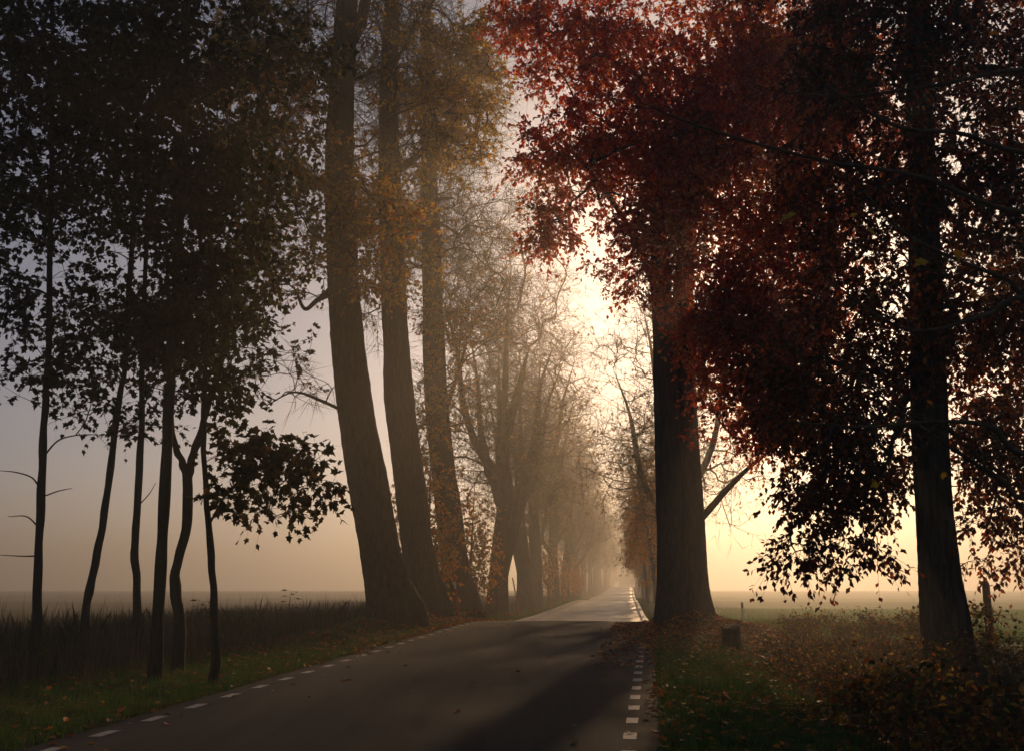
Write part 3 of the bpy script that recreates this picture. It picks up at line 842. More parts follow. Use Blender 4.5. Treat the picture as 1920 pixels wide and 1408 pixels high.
for i, y in enumerate(left_Y):
    put_bare(lseq[i], float(xroad(y)) - 4.6 + random.uniform(-.4, .3), y, (0.2, 2.6, 1.1, 4.0, 5.1)[i % 5] + random.uniform(-.4, .4), random.uniform(.92, 1.05) * (1.2 if y < 100 else 1.05),
             'bare misty tree, %s in the row left of the road' % ORD[i + 3], 'bare avenue trees left of the road')
for i, y in enumerate(right_Y):
    put_bare((2, 0, 1)[i % 3], float(xroad(y)) + 4.5 + random.uniform(-.3, .5), y, (3.3, 1.0, 5.2, 2.2)[i % 4] + random.uniform(-.4, .4), random.uniform(.95, 1.05) * (1.0 if y < 60 else .82),
             'bare misty tree right of the road, %s behind the twin-stemmed beech' % ORD[i], 'bare avenue trees right of the road')

# golden birch and shrubs among the avenue trunks
def leafy_proto(H, rx, n, pal, w, size, per, trunk_r, bark, seed, lean=0.0, low=0.15):
    tr = np.array([[0, 0, -.2, trunk_r], [lean * .2, 0, H * .25, trunk_r * .8], [lean * .6, 0, H * .6, trunk_r * .5], [lean, 0, H, trunk_r * .15]])
    t = trunk_mesh(tr, sides=10, rings=18, mat=bark, seed=seed, flare=.3, flare_h=.3)
    sk = Skeleton([(smooth_path(tr, 24)[:, :3], low)])
    sk.grow(blob_points([(lean * .5, 0, H * .55, rx, rx, H * .42), (lean * .2, 0, H * .35, rx * .9, rx * .9, H * .25)], n, .6), step=.5, rise=.4, wob=.08)
    sk.radii(.006, .45, .1)
    _, rest = sk.meshes(10 ** 9, (4, 3, 3))
    T, D = sk.tips()
    P, R = sprays(T, D, 4, .6, .005, .5, .9, -.1)
    rest.tubes(P, R, 3)
    pos, fwd, nor, sz = leaf_on(P, per, size, .9, hang=.3)
    lg = Geo(); lg.leaves(RHOMB, pos, fwd, nor, sz, palette(len(pos), pal, w, .3, clumpiness(pos, 1.1)))
    return t, rest.mesh('twigs', M_TWIG, True), lg.mesh('crown', M_LEAF)
def put_leafy(pr, name, x, y, rz, sc, label, cat, group=None):
    root = ob(name, None, None, (x, y, g1(x, y))); root.rotation_euler = (0, 0, rz); root.scale = (sc,) * 3
    tag(root, label, cat, group)
    ob('trunk', pr[0], root); ob('twigs', pr[1], root); ob('crown', pr[2], root)
birch = leafy_proto(13, 2.0, 260, BRIGHT, [1.5, 1.4, .9, .5], .13, 7, .16, M_BIRCH, 5, -1.6)
gold = leafy_proto(6.5, 1.7, 200, BRIGHT, [1, 1.6, .8, 1.2], .14, 7, .08, M_SAP, 6, .3)
ob_ = put_leafy(birch, 'birch', float(xroad(62)) + 4.0, 62, 0, 1.0, 'golden birch with a pale leaning trunk just behind the twin-stemmed beech', 'tree')
put_leafy(birch, 'birch', float(xroad(88)) + 3.9, 88, 0.4, 1.05, 'golden birch beside the far road, behind the pale leaning one', 'tree')
put_leafy(birch, 'birch', float(xroad(120)) + 3.9, 120, 1.0, 1.0, 'misty golden birch furthest along the right of the road', 'tree')
for i, (s, y, sc) in enumerate([(-5.6, 50, 1.0), (-5.2, 88, .95), (-4.6, 102, .85), (-5.6, 40, 1.05), (-4.2, 118, .8)]):
    put_leafy(gold, 'golden_sapling', float(xroad(y)) + s, y, i * 1.7, sc,
              ['golden leafy sapling between the third and fourth trunks of the left row', 'orange leafy sapling among the sixth and seventh trunks of the left row',
               'orange leafy sapling beyond the seventh trunk of the left row', 'golden sapling seen between the second and third leaning trunks', 'hazy orange sapling where the left row narrows'][i], 'sapling', 'golden saplings between the avenue trunks')
print('avenue', time.time() - T0)

# ------------------------------------------------------------------ maple saplings on the left
def sapling(label, pts, Y, blobs, n, extra_limbs=(), trunks2=()):
    trs = [px_trunk(pts, Y)] + [px_trunk(t, Y, foot=False) for t in trunks2]
    for q, t in enumerate(trs):
        t = np.array(smooth_path(t, 26)); n_ = rng.normal(size=(26, 2)) * .010; n_[0] = 0; t[:, :2] += n_; t[:, 3] *= 1 + .10 * rng.normal(size=26).clip(-1, 1); trs[q] = t
    return make_tree('maple_sapling', label, 'tree', trs, blobs, int(n * 1.4),
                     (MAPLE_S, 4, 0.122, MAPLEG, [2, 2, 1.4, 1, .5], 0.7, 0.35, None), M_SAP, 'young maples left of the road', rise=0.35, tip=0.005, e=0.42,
                     limbs=extra_limbs, spray=(4, 0.5, 0.0035, 0.25, 0.9, 0.0), attach=0.3, big=8, shell=0.6, flare=0.25, rmax=0.06, flare_h=0.3, wob=0.08, step=0.35, zfloor=1.2)
sapling('young maple trunk at the far left edge with bare side shoots low down',
        [(68, 1165, 17), (74, 1000, 15), (80, 860, 14), (86, 740, 12), (92, 600, 11), (95, 400, 9), (98, 200, 7), (100, 0, 4)], 21.0,
        [px_blob(90, 720, 21, 1.7, 1.7, .6), px_blob(40, 560, 21, 1.4, 1.7, 1.1), px_blob(90, 350, 21, 2.0, 2.2, 1.8), px_blob(60, 100, 21, 2.2, 2.4, 1.8), px_blob(110, 640, 21, 2.2, 2.2, 1.8, 4)], 360,
        [[P4(75, 915, 21, .02), P4(60, 895, 20.8, .016), P4(30, 885, 20.6, .012), P4(0, 882, 20.5, .006)],
         [P4(82, 855, 21, .02), P4(110, 825, 20.8, .016), P4(150, 815, 20.6, .012), P4(195, 815, 20.5, .006)],
         [P4(74, 990, 21, .018), P4(50, 968, 20.9, .013), P4(15, 968, 20.8, .006)],
         [P4(72, 1042, 21, .018), P4(40, 1042, 20.9, .012), P4(0, 1040, 20.8, .006)],
         [P4(82, 930, 21, .016), P4(110, 920, 20.9, .012), P4(135, 915, 20.8, .006)]])
sapling('slender maple leaning to the right, second trunk from the far left',
        [(163, 1140, 15), (176, 1070, 15), (194, 980, 14), (208, 870, 13), (222, 760, 12), (234, 680, 10), (245, 520, 9), (255, 300, 7), (262, 80, 4)], 23.0,
        [px_blob(230, 800, 23, 1.0, 1.4, .5, .5), px_blob(210, 600, 23, 1.5, 1.8, 1.2), px_blob(230, 350, 23, 1.9, 2.2, 1.8), px_blob(230, 100, 23, 2.2, 2.4, 1.8), px_blob(260, 660, 23, 2.4, 2.2, 2.0, 5)], 340)
sapling('straight thin maple trunk between the leaning one and the thickest young trunk',
        [(258, 1155, 14), (254, 1060, 14), (255, 980, 13), (262, 880, 12), (267, 760, 11), (270, 600, 9), (276, 400, 8), (280, 200, 6), (282, 0, 3)], 22.0,
        [px_blob(280, 620, 22, 1.3, 1.7, 1.0), px_blob(290, 420, 22, 1.7, 2, 1.5), px_blob(300, 170, 22, 2.0, 2.2, 1.8), px_blob(265, 790, 22, .9, 1.2, .4, .5), px_blob(400, 600, 22, 2.4, 2.2, 2.2, 4), px_blob(480, 250, 22, 2.2, 2.2, 2.6, 8)], 340,
        [[P4(262, 945, 22, .014), P4(280, 925, 21.9, .01), P4(292, 905, 21.8, .006)]])
sapling('thickest and nearest of the young maples, its trunk running up out of view',
        [(292, 1235, 24), (300, 1100, 21), (306, 980, 20), (314, 830, 19), (322, 680, 18), (330, 540, 16), (338, 400, 14), (345, 270, 12), (350, 100, 10), (352, -120, 6)], 17.0,
        [px_blob(340, 560, 17, 1.4, 1.7, .9), px_blob(380, 380, 17, 1.7, 1.8, 1.1), px_blob(280, 300, 17, 1.4, 1.8, 1.2), px_blob(330, 120, 17, 2.0, 2.2, 1.2), px_blob(350, -150, 17, 2.5, 2.5, 1.4), px_blob(180, 180, 17, 1.3, 1.8, 1.4)], 420,
        [[P4(330, 560, 17, .03), P4(365, 500, 16.8, .025), P4(410, 440, 16.6, .018), P4(470, 370, 16.4, .01)]])
sapling('crooked young maple with a forked trunk',
        [(337, 1172, 22), (329, 1110, 20), (331, 1060, 19), (345, 1010, 19), (352, 960, 18), (350, 890, 18), (340, 862, 13), (328, 830, 11), (318, 760, 9), (315, 600, 7), (312, 450, 4)], 18.5,
        [px_blob(400, 640, 18.5, 1.2, 1.6, .8), px_blob(440, 500, 18.5, 1.2, 1.7, 1.0), px_blob(420, 330, 18.5, 1.3, 1.8, 1.2), px_blob(310, 640, 18.5, .9, 1.2, .9)], 240,
        trunks2=[[(351, 900, 14), (360, 860, 13), (378, 800, 12), (396, 740, 11), (415, 680, 9), (435, 560, 7), (450, 400, 4)]])
sapling('thin young maple nearest the road carrying a low wide bough of dark leaves',
        [(404, 1222, 15), (403, 1150, 14), (397, 1060, 13), (391, 990, 12), (386, 920, 11), (382, 820, 10), (384, 720, 8), (392, 600, 6), (400, 460, 4)], 16.5,
        [px_blob(470, 838, 16, .75, .8, .10, .2), px_blob(545, 858, 15.7, .65, .8, .10, .2), px_blob(500, 890, 15.8, .75, .8, .10, .2), px_blob(575, 905, 15.4, .45, .7, .09, .14), px_blob(440, 925, 16, .42, .7, .10, .09), px_blob(515, 958, 15.7, .42, .5, .07, .08), px_blob(612, 935, 15.2, .22, .4, .06, .03), px_blob(420, 720, 16.5, .8, 1.2, .5, .2), px_blob(400, 560, 16.5, .9, 1.2, .8, .4)], 170,
        [[P4(391, 985, 16.5, .022), P4(402, 965, 16.4, .02), P4(430, 920, 16.2, .016), P4(490, 890, 15.9, .012), P4(570, 880, 15.5, .006)]])
print('saplings', time.time() - T0)

# tall maple outside the left edge whose crown fills the upper left
tM = np.array([[-12.5, 17, 0, .28], [-12.4, 17, 3, .24], [-12.2, 17, 7, .2], [-12, 17, 11, .14], [-11.8, 17, 16, .05]])
make_tree('field_maple', 'maple outside the left edge whose dark leaves fill the upper left corner', 'tree', [tM],
          [px_blob(60, 120, 17, 2.4, 3, 2.2), px_blob(-150, 300, 17, 2.5, 3, 3), px_blob(30, 420, 16.5, 1.2, 2, 1.0), px_blob(200, -60, 17, 2.6, 3, 1.6), px_blob(-200, -100, 17, 3, 3, 3), px_blob(40, 280, 17, 1.6, 2, 1.4), px_blob(420, 60, 18, 2.2, 2.4, 1.4)], 640,
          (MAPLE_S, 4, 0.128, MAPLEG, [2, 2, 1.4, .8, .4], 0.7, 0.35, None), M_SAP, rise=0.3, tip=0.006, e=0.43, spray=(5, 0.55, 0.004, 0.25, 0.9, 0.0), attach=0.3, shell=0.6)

# ------------------------------------------------------------------ maple just outside the right edge: boughs with a few last leaves
tN = np.array([[8.6, 8.6, 0, .2], [8.5, 8.6, 2.5, .17], [8.3, 8.7, 5, .14], [8.1, 8.8, 8, .09], [8, 8.8, 11, .03]])
bl = ob('bare_maple', None, None, (8.6, 8.6, g1(8.6, 8.6)))
tag(bl, 'thin maple boughs reaching in from the right edge with a few last yellow leaves', 'tree')
off = np.array(bl.location)
o = ob('trunk', trunk_mesh(tN, sides=14, rings=20, mat=M_SAP, seed=3, flare=.3, flare_h=.3), bl); o.location = -Vector(off)
boughs = []
bough_px = [
    [(1930, 130, 9), (1760, 160, 8.8), (1600, 180, 8.6), (1480, 175, 8.5)],
    [(1940, 290, 9), (1800, 250, 8.8), (1690, 240, 8.5), (1570, 175, 8.2), (1500, 110, 8.0)],
    [(1940, 400, 9.2), (1830, 375, 9), (1720, 330, 8.8), (1560, 305, 8.6), (1400, 265, 8.4), (1290, 230, 8.3), (1230, 205, 8.2)],
    [(1950, 560, 8.6), (1890, 525, 8.5), (1800, 490, 8.3), (1700, 440, 8.2), (1620, 360, 8.1)],
    [(1950, 555, 8.2), (1850, 590, 8.0), (1730, 622, 7.8), (1650, 595, 7.6), (1560, 530, 7.5)],
    [(1950, 860, 7.8), (1860, 800, 7.7), (1760, 790, 7.6), (1620, 800, 7.5), (1480, 790, 7.4)],
    [(1950, 940, 8.4), (1880, 900, 8.3), (1800, 850, 8.2), (1700, 780, 8.0), (1600, 700, 7.9)]]
for bp in bough_px:
    q = np.array([at(a_, b_, c_) for a_, b_, c_ in bp])
    st = np.array([8.3, 8.7, max(1.5, q[0][2] - 0.5)])
    path = np.vstack([st, (st + q[0]) / 2 + np.array([0, 0, .15]), q])
    P = smooth_path(path, 22); n = len(P)
    g = Geo(); R = np.linspace(0.035, 0.006, n)
    g.tubes(P[None], R[None], 6)
    T = P[7:]; D = unit(np.gradient(P, axis=0))[7:]
    Pt, Rt = sprays(np.repeat(T, 2, 0), np.repeat(D, 2, 0), 1, 0.7, .005, .1, .7, 0, k=6, zig=.05)
    g.tubes(Pt, Rt, 4)
    Pu, Ru = sprays(Pt[:, 3], unit(Pt[:, 5] - Pt[:, 3]), 1, .3, .003, .1, .7, 0, k=4)
    g.tubes(Pu, Ru, 3)
    o = ob('bough', g.mesh('bough', M_TWIG, True), bl); o.location = -Vector(off); boughs.append((o, P))
last = [(1490, 400, 8.2, .17), (1627, 430, 8.2, .09), (1735, 488, 8.2, .13), (1795, 478, 8.3, .10), (1602, 400, 8.2, .07), (1820, 550, 8.2, .09), (1770, 885, 7.6, .07), (1645, 905, 7.6, .07),
        (1425, 278, 8.4, .06), (1432, 358, 8.4, .06), (1590, 90, 8.2, .08), (1870, 60, 8.8, .1), (1800, 470, 8.3, .08), (1833, 372, 9, .06), (1555, 660, 8, .07), (1740, 750, 8, .06)]
for px, py, Y, s_ in last:
    g = Geo(); p = at(px, py, Y)[None]
    a_ = rng.random() * 6.28
    g.leaves(MAPLE, np.zeros((1, 3)), np.array([[math.cos(a_), .3 * math.sin(a_), -.5]]), np.array([[.8 * rng.normal(), -.6, .7]]), np.array([s_]), palette(1, BRIGHT[:3]))
    near_b = min(boughs, key=lambda b_: float(np.linalg.norm(b_[1] - p[0], axis=1).min()))
    q_ = near_b[1][int(np.linalg.norm(near_b[1] - p[0], axis=1).argmin())]
    o = ob('leaf', g.mesh('leaf', M_LEAF), near_b[0]); o.location = [float(v) for v in p[0]]
    st_ = Geo(); mid_ = (q_ + p[0]) / 2 + np.array([0, 0, -.05]); st_.tubes(smooth_path(np.array([q_, mid_, p[0]]), 6)[None], np.linspace(.004, .002, 6)[None], 4)
    ob('twig', st_.mesh('twig', M_TWIG, True), near_b[0])
print('boughs', time.time() - T0)

# ------------------------------------------------------------------ undergrowth
def shrub_mesh(H, R, nst, nleaf, pal, w, shape, size, seed, tw=0.004):
    r_ = np.random.default_rng(seed)
    g = Geo()
    a = r_.random(nst) * 6.283; k = 7
    u = np.linspace(0, 1, k)
    rad = R * (0.3 + 0.7 * r_.random(nst)); hh = H * (0.55 + 0.5 * r_.random(nst))
    P = np.zeros((nst, k, 3))
    st = (r_.random((nst, 2)) - .5) * R * .5
    P[:, :, 0] = st[:, :1] + np.cos(a)[:, None] * rad[:, None] * u ** 1.4
    P[:, :, 1] = st[:, 1:] + np.sin(a)[:, None] * rad[:, None] * u ** 1.4
    P[:, :, 2] = -0.1 + (hh + .1)[:, None] * (u * (1.5 - 0.5 * u) - 0.25 * u ** 4)
    P[:, 1:, :] += r_.normal(size=(nst, k - 1, 3)) * 0.03 * H
    g.tubes(P, np.linspace(0.008, 0.003, k)[None] * np.ones((nst, 1)), 4)
    T = P[:, 2:, :].reshape(-1, 3); D = unit(np.diff(P[:, 1:], axis=1)).reshape(-1, 3)
    Pt, Rt = sprays(T, D, 2, .32 * H + .1, tw, .15, .8, .1)
    g.tubes(Pt, Rt, 3)
    stems = g.mesh('stems', M_TWIG, True)
    per = max(1, int(nleaf / len(Pt)))
    pos, fwd, nor, sz = leaf_on(Pt, per, size, .7, hang=.2)
    keep = r_.random(len(pos)) < nleaf / (per * len(Pt))
    lg = Geo(); lg.leaves(shape, pos[keep], fwd[keep], nor[keep], sz[keep], palette(int(keep.sum()), pal, w, .3))
    return stems, lg.mesh('leaves', M_LEAF)
BUSH = [(0.045, 0.05, 0.017), (0.075, 0.085, 0.026), (0.105, 0.064, 0.021), (0.18, 0.071, 0.023), (0.33, 0.185, 0.036), (0.3, 0.085, 0.017), (0.45, 0.285, 0.043)]
shr = [shrub_mesh(1.0, .9, 16, 520, BUSH, [2, 2, 2, 1.4, .8, .7, .4], OVAL, .075, 1), shrub_mesh(.75, .8, 14, 420, BUSH, [1, 1.6, 2, 1.6, .9, 1, .5], OVAL, .07, 2),
       shrub_mesh(1.25, .9, 13, 300, BUSH, [1, 2, 1, .8, 1.4, .8, 1.4], OVAL, .10, 3), shrub_mesh(.9, .8, 18, 200, BUSH, [1, 1, 2, 2, .6, .8, .3], OVAL, .06, 4)]
def put_shrub(i, x, y, rz, sc, name, label, group):
    st, lf = shr[i]
    root = ob(name, None, None, (x, y, g1(x, y))); root.rotation_euler = (0, 0, rz); root.scale = (sc,) * 3
    tag(root, label, 'shrub', group)
    ob('stems', st, root); ob('foliage', lf, root)
    return root
n_b = 0
where = ['low', 'twiggy', 'tall', 'bare-stemmed']
spots = []
for y in np.arange(7.5, 30, 1.25):
    for s in (6.1, 7.1, 8.1, 9.2):
        smin = 5.0 + 0.9 * sstep(13 - y, 0, 6)
        if y > 22 and s < 6.5: continue
        spots.append((s, s + random.uniform(-.35, .35) + float(sstep(14 - y, 0, 7)) * .3, y + random.uniform(-.4, .4)))
ROWS = {6.1: 'the row nearest the road', 7.1: 'the second row off the road', 8.1: 'the third row off the road', 9.2: 'the row farthest off the road'}
row_n = {}
for k_, (s_row, s, y) in enumerate(spots):
    x = float(xroad(y)) + s
    if x / y > 0.62: continue
    row_n[s_row] = row_n.get(s_row, 0) + 1
    put_shrub(random.choice([0, 1, 1, 2, 3]), x, y, random.uniform(0, 6.28), random.uniform(.65, 1.0), 'bramble_bush',
              'ditch undergrowth bush, %s from the camera in %s' % (ordinal(row_n[s_row]), ROWS[s_row]), 'undergrowth bushes in the ditch')
# yellow leafed hazel shoots in front of the dark beech and at the lower right corner
for i, (px, Y, sc, lab) in enumerate([(1700, 13.5, .95, 'leafy hazel bush with yellow leaves in front of the dark beech trunk'), (1880, 11, 1.0, 'tall hazel bush with large orange leaves at the right edge'),
                                      (1640, 15.0, .8, 'small hazel bush with pale leaves left of the dark beech trunk')]):
    x, _ = base_at(px, Y)
    hb = put_shrub(2, x, Y, i * 2.1, sc, 'hazel_bush', lab, None)
    for q in range(22):
        a_ = random.uniform(0, 6.28); rr_ = random.uniform(.2, .9); h_ = random.uniform(.5, 1.25) * (1.1 - .4 * rr_)
        lg = Geo(); lg.leaves(OVAL, np.zeros((1, 3)), np.array([[math.cos(a_), math.sin(a_), random.uniform(-.7, .1)]]), np.array([[random.uniform(-.4, .4), -.6, .8]]), np.array([random.uniform(.10, .17)]), palette(1, BRIGHT + BUSH[3:]))
        lo = ob('leaf', lg.mesh('leaf', M_LEAF), hb.children[0]); lo.location = (rr_ * math.cos(a_), rr_ * math.sin(a_), h_)

# bramble and seedlings on the left verge
for k_, y in enumerate(sorted(random.uniform(13, 34) for _ in range(34))):
    s = random.uniform(-11.5, -5.6) if y < 26 else random.uniform(-11.5, -6.2)
    put_shrub(random.choice([1, 3, 3, 0]), float(xroad(y)) + s, y, random.uniform(0, 6.28), random.uniform(.45, .75), 'weed_bush',
              'low weed bush in the dry grass left of the road, %s counting away' % ordinal(k_ + 1), 'weeds along the left field edge')
for i, (px, Y, sc, lab) in enumerate([(370, 21, .75, 'pale leafy maple seedling beside the crooked young maple'), (540, 24, .85, 'reddish maple shoot standing above the grass left of the road')]):
    x, _ = base_at(px, Y)
    root = ob('maple_seedling', None, None, (x, Y, g1(x, Y))); tag(root, lab, 'seedling')
    hgt = 1.25 * sc + .2
    P = np.array([[0, 0, -.1], [.02, 0, hgt * .4], [-.02, .02, hgt * .75], [.03, 0, hgt]])
    g = Geo(); g.tubes(smooth_path(P, 10)[None], np.linspace(.012, .005, 10)[None], 5)
    pos = []; fw = []
    for q in range(13):
        u = .3 + .7 * q / 12; c = smooth_path(P, 50)[int(u * 49)]
        a_ = q * 2.4; d = np.array([math.cos(a_), math.sin(a_), .35]); e = c + d * (.22 - .1 * u)
        g.tubes(np.array([[c, (c + e) / 2 + [0, 0, .02], e]]), np.array([[.003, .0025, .002]]), 3)
        pos.append(e); fw.append(d * [1, 1, -.3])
    ob('stem', g.mesh('stem', M_TWIG, True), root)
    for q in range(13):
        lg = Geo(); lg.leaves(MAPLE, np.array([[0, 0, 0.]]), np.array([fw[q]]), np.array([[0, -.3, 1.]]), np.array([.15]), palette(1, [(.16, .15, .05), (.22, .08, .03), (.12, .11, .04)] if i == 0 else [(.25, .06, .02), (.10, .10, .03), (.28, .12, .02)]))
        ob('leaf', lg.mesh('leaf', M_LEAF), root, pos[q])
print('shrubs', time.time() - T0)

# ------------------------------------------------------------------ grass, litter
def scatter(n, y0, y1, s0, s1, bias=1.0):
    y = y0 + (y1 - y0) * rng.random(n) ** bias
    s = s0 + (s1 - s0) * rng.random(n)
    x = xroad(y) + s
    return x, y, s
def blades(name, x, y, h, w, pal, pw, lean=.5, seg=1, label=None):
    n = len(x)
    z = ground(x, y) - .01
    a = rng.random(n) * 6.283
    H = h * (.5 + .8 * rng.random(n)); W = w * (.7 + .6 * rng.random(n))
    ln = lean * rng.random(n) * H; la = rng.random(n) * 6.283
    base = np.stack([x, y, z], -1)
    sd = np.stack([np.cos(a), np.sin(a), np.zeros(n)], -1) * W[:, None] / 2
    tipv = base + np.stack([np.cos(la) * ln, np.sin(la) * ln, H], -1)
    mid = base + np.stack([np.cos(la) * ln * .3, np.sin(la) * ln * .3, H * .6], -1)
    nv = 3 if h < .3 else 5
    V = np.stack([base - sd, base + sd, tipv] if nv == 3 else [base - sd, base + sd, mid + sd * .8, tipv, mid - sd * .8], 1)
    idx = np.arange(n * nv).reshape(n, nv)
    c = palette(n, pal, pw, .3, clumpiness(base, 1.6))
    o = ob(name, fast_mesh(name, V.reshape(-1, 3), idx, np.full(n, nv), M_GRASS, False, np.repeat(c, nv, 0)))
    return o
GREEN = [(0.05, 0.10, 0.016), (0.07, 0.14, 0.022), (0.10, 0.17, 0.03), (0.13, 0.16, 0.04), (0.15, 0.11, 0.04)]
DRY = [(0.06, 0.05, 0.02), (0.10, 0.075, 0.035), (0.15, 0.11, 0.055), (0.05, 0.06, 0.018)]
x, y, s = scatter(90000, 4, 32, 3.12, 7.0, 1.15)
k = rng.random(len(s)) < (1 - .75 * sstep(s, 5.0, 6.4)) * (1 - .6 * sstep(y, 22, 28))
tag(blades('verge_grass', x[k], y[k], .11, .010, GREEN, None, .8), 'short green grass on the verge right of the road', 'grass', kind='stuff')
x, y, s = scatter(70000, 6, 34, -7.0, -3.12, 1.0)
tag(blades('verge_grass', x, y, .12, .010, GREEN, None, .8), 'short dark green grass on the verge left of the road', 'grass', kind='stuff')
x, y, s = scatter(26000, 14, 60, -17, -5.6, .8)
tag(blades('dry_grass', x, y, .62, .010, DRY, None, .5), 'tall dry grass between the young maples and the field', 'grass', kind='stuff')
x, y, s = scatter(900, 15, 44, -15, -5.8, .9)
tag(blades('dry_stalks', x, y, 1.05, .014, DRY, None, .35), 'tall bare weed stalks standing above the dry grass on the left', 'weeds', kind='stuff')
x, y, s = scatter(5000, 14, 40, -13, -6.2, .8)
kk = clumpiness(np.stack([x, y, 0 * x], -1), 1.1, 3.) > .55
tag(blades('green_weeds', x[kk], y[kk], .7, .03, [(.03, .05, .014), (.05, .07, .02), (.08, .06, .02)], None, .8), 'clumps of broad green weeds among the dry grass on the left', 'weeds', kind='stuff')
x, y, s = scatter(16000, 60, 160, -24, -4.0, 1.2)
tag(blades('dry_grass', x, y, .5, .03, DRY, None, .5), 'pale dry grass along the far left row of trees', 'grass', kind='stuff')
x, y, s = scatter(60000, 27, 75, 6.6, 30, 1.2)
tag(blades('field_grass', x, y, .2, .022, [(.09, .22, .03), (.12, .28, .04), (.16, .28, .05), (.2, .26, .06)], None, .6), 'rough grass at the edge of the green field on the right', 'grass', kind='stuff')
x, y, s = scatter(16000, 36, 140, 3.12, 6.0, 1.6)
x2, y2, s2 = scatter(16000, 40, 140, -5.6, -3.12, 1.6)
tag(blades('far_verge_grass', np.r_[x, x2], np.r_[y, y2], .16, .02, GREEN, None, .7), 'lit green grass strips along the old road beyond the crest', 'grass', kind='stuff')

LIT = [(0.432, 0.092, 0.024), (0.648, 0.185, 0.036), (0.281, 0.103, 0.041), (0.778, 0.308, 0.051), (0.173, 0.072, 0.036), (0.562, 0.062, 0.024)]
def litter(name, x, y, size, lift, label, shapes=(OVAL, MAPLE), on_road=False):
    n = len(x)
    z = (zroad(y) + .05 - .012 * np.abs(x - xroad(y))) if on_road else ground(x, y)
    z = np.where(np.abs(x - xroad(y)) < HW, np.maximum(z, zroad(y) + .05 - .012 * np.abs(x - xroad(y))), z)
    pos = np.stack([x, y, z + lift * rng.random(n) + .004], -1)
    a = rng.random(n) * 6.283
    fwd = np.stack([np.cos(a), np.sin(a), .25 * rng.normal(size=n)], -1)
    nor = np.array([0, 0, 1.0]) + rng.normal(size=(n, 3)) * .35
    g = Geo(); sh = rng.random(n) < .6
    cc = palette(n, LIT, [1.4, 1.4, 1.4, .7, 1.2, .8], .3, clumpiness(pos, 1.3))
    sz = size * (.6 + .7 * rng.random(n))
    for q, shp in ((sh, shapes[0]), (~sh, shapes[1])):
        g.leaves(shp, pos[q], fwd[q], nor[q], sz[q], cc[q])
    return tag(ob(name, g.mesh(name, M_LITTER)), label, 'fallen leaves', kind='stuff')
x, y, s = scatter(15000, 6, 34, 3.0, 7.5, 1.0)
k = rng.random(len(s)) < .22 + .5 * sstep(clumpiness(np.stack([x, y, 0 * x], -1), 1.2, 2.), .45, .7) + .5 * sstep(y, 20, 26)
litter('leaf_litter', x[k], y[k], .10, .06, 'red and orange fallen leaves in the grass right of the road')
x, y = R1[0] + rng.normal(size=4600) * 1.3, R1[1] - 1.9 + rng.normal(size=4600) * 2.6
k = np.abs(x - xroad(y)) > HW - .35
litter('leaf_litter', x[k], y[k], .11, .07, 'thick drift of orange fallen leaves at the foot of the twin-stemmed beech')
x, y, s = scatter(15000, 10, 46, -6.6, -3.0, .7)
k = rng.random(len(s)) < .15 + .8 * sstep(y, 18, 26)
litter('leaf_litter', x[k], y[k], .11, .06, 'brown fallen leaves on the bank left of the road')
x, y, s = scatter(1500, 18, 34, 1.9, 3.2, .6)
litter('leaf_litter', x, y, .085, .012, 'scattered fallen leaves along the edge of the road by the twin-stemmed beech', on_road=True)
# single leaves one can pick out on the asphalt
lm = []
for i in range(8):
    g = Geo(); g.leaves((OVAL, MAPLE)[i % 2], np.array([[0, 0, .006]]), np.array([[1., 0, .05]]), np.array([[.1, .25, 1.]]), np.array([.11]), palette(1, LIT, None, .2))
    lm.append(g.mesh('fallen_leaf', M_LITTER))
for i in range(110):
    y = 7.5 + 26 * random.random() ** 1.3
    s = random.choice([random.uniform(-3.0, 3.0), random.uniform(-3.1, -2.2), random.uniform(2.2, 3.1)])
    o = ob('fallen_leaf', lm[i % 8], None, (float(xroad(y)) + s, y, float(zroad(y)) + .046 - .012 * abs(s)))
    o.rotation_euler = (random.uniform(-.1, .1), random.uniform(-.1, .1), random.uniform(0, 6.28)); sc = random.uniform(.6, 1.15); o.scale = (sc,) * 3
    tag(o, 'single fallen leaf lying on the dark asphalt', 'leaf', 'fallen leaves on the asphalt')
print('grass', time.time() - T0)

# ------------------------------------------------------------------ snow poles, post, stump, fence post, earth heaps
def snow_pole(px0, py0, px1, py1, Y, label):
    b = at(px0, py0, Y); t = at(px1, py1, Y)
    zb = g1(b[0], Y)
    root = ob('snow_pole', None, None, (b[0], Y, zb)); tag(root, label, 'pole', 'red snow poles along the left of the road')
    d = (t - np.array([b[0], Y, zb]))
    def seg(nm, u0, u1, r, m):
        g = Geo(); P = np.linspace(u0, u1, 4)[:, None] * d[None]
        rr = np.array([r, r, r, r]); g.tubes(P[None], rr[None], 8)
        V = P[-1] + np.array([[math.cos(i * math.pi / 4) * r, math.sin(i * math.pi / 4) * r, 0] for i in range(8)])
        g.add(V, np.arange(8), [8])
        ob(nm, g.mesh(nm, m, True), root)
    seg('shaft', -.08, 1.0, .034, M_RED)
    seg('white_band', .56, .68, .0375, M_WHITE)
    seg('tip', .985, 1.008, .039, M_RED)
snow_pole(861, 1149, 848, 1056, 37, 'tall red snow pole with a white band in front of the mossy third trunk')
snow_pole(975, 1143, 961, 1083, 56, 'red snow pole leaning in front of the forked fourth trunk')
snow_pole(1033, 1134, 1025, 1089, 74, 'small distant red snow pole beside the old road')
snow_pole(1059, 1121, 1056, 1093, 100, 'tiny far red snow pole almost lost in the mist')

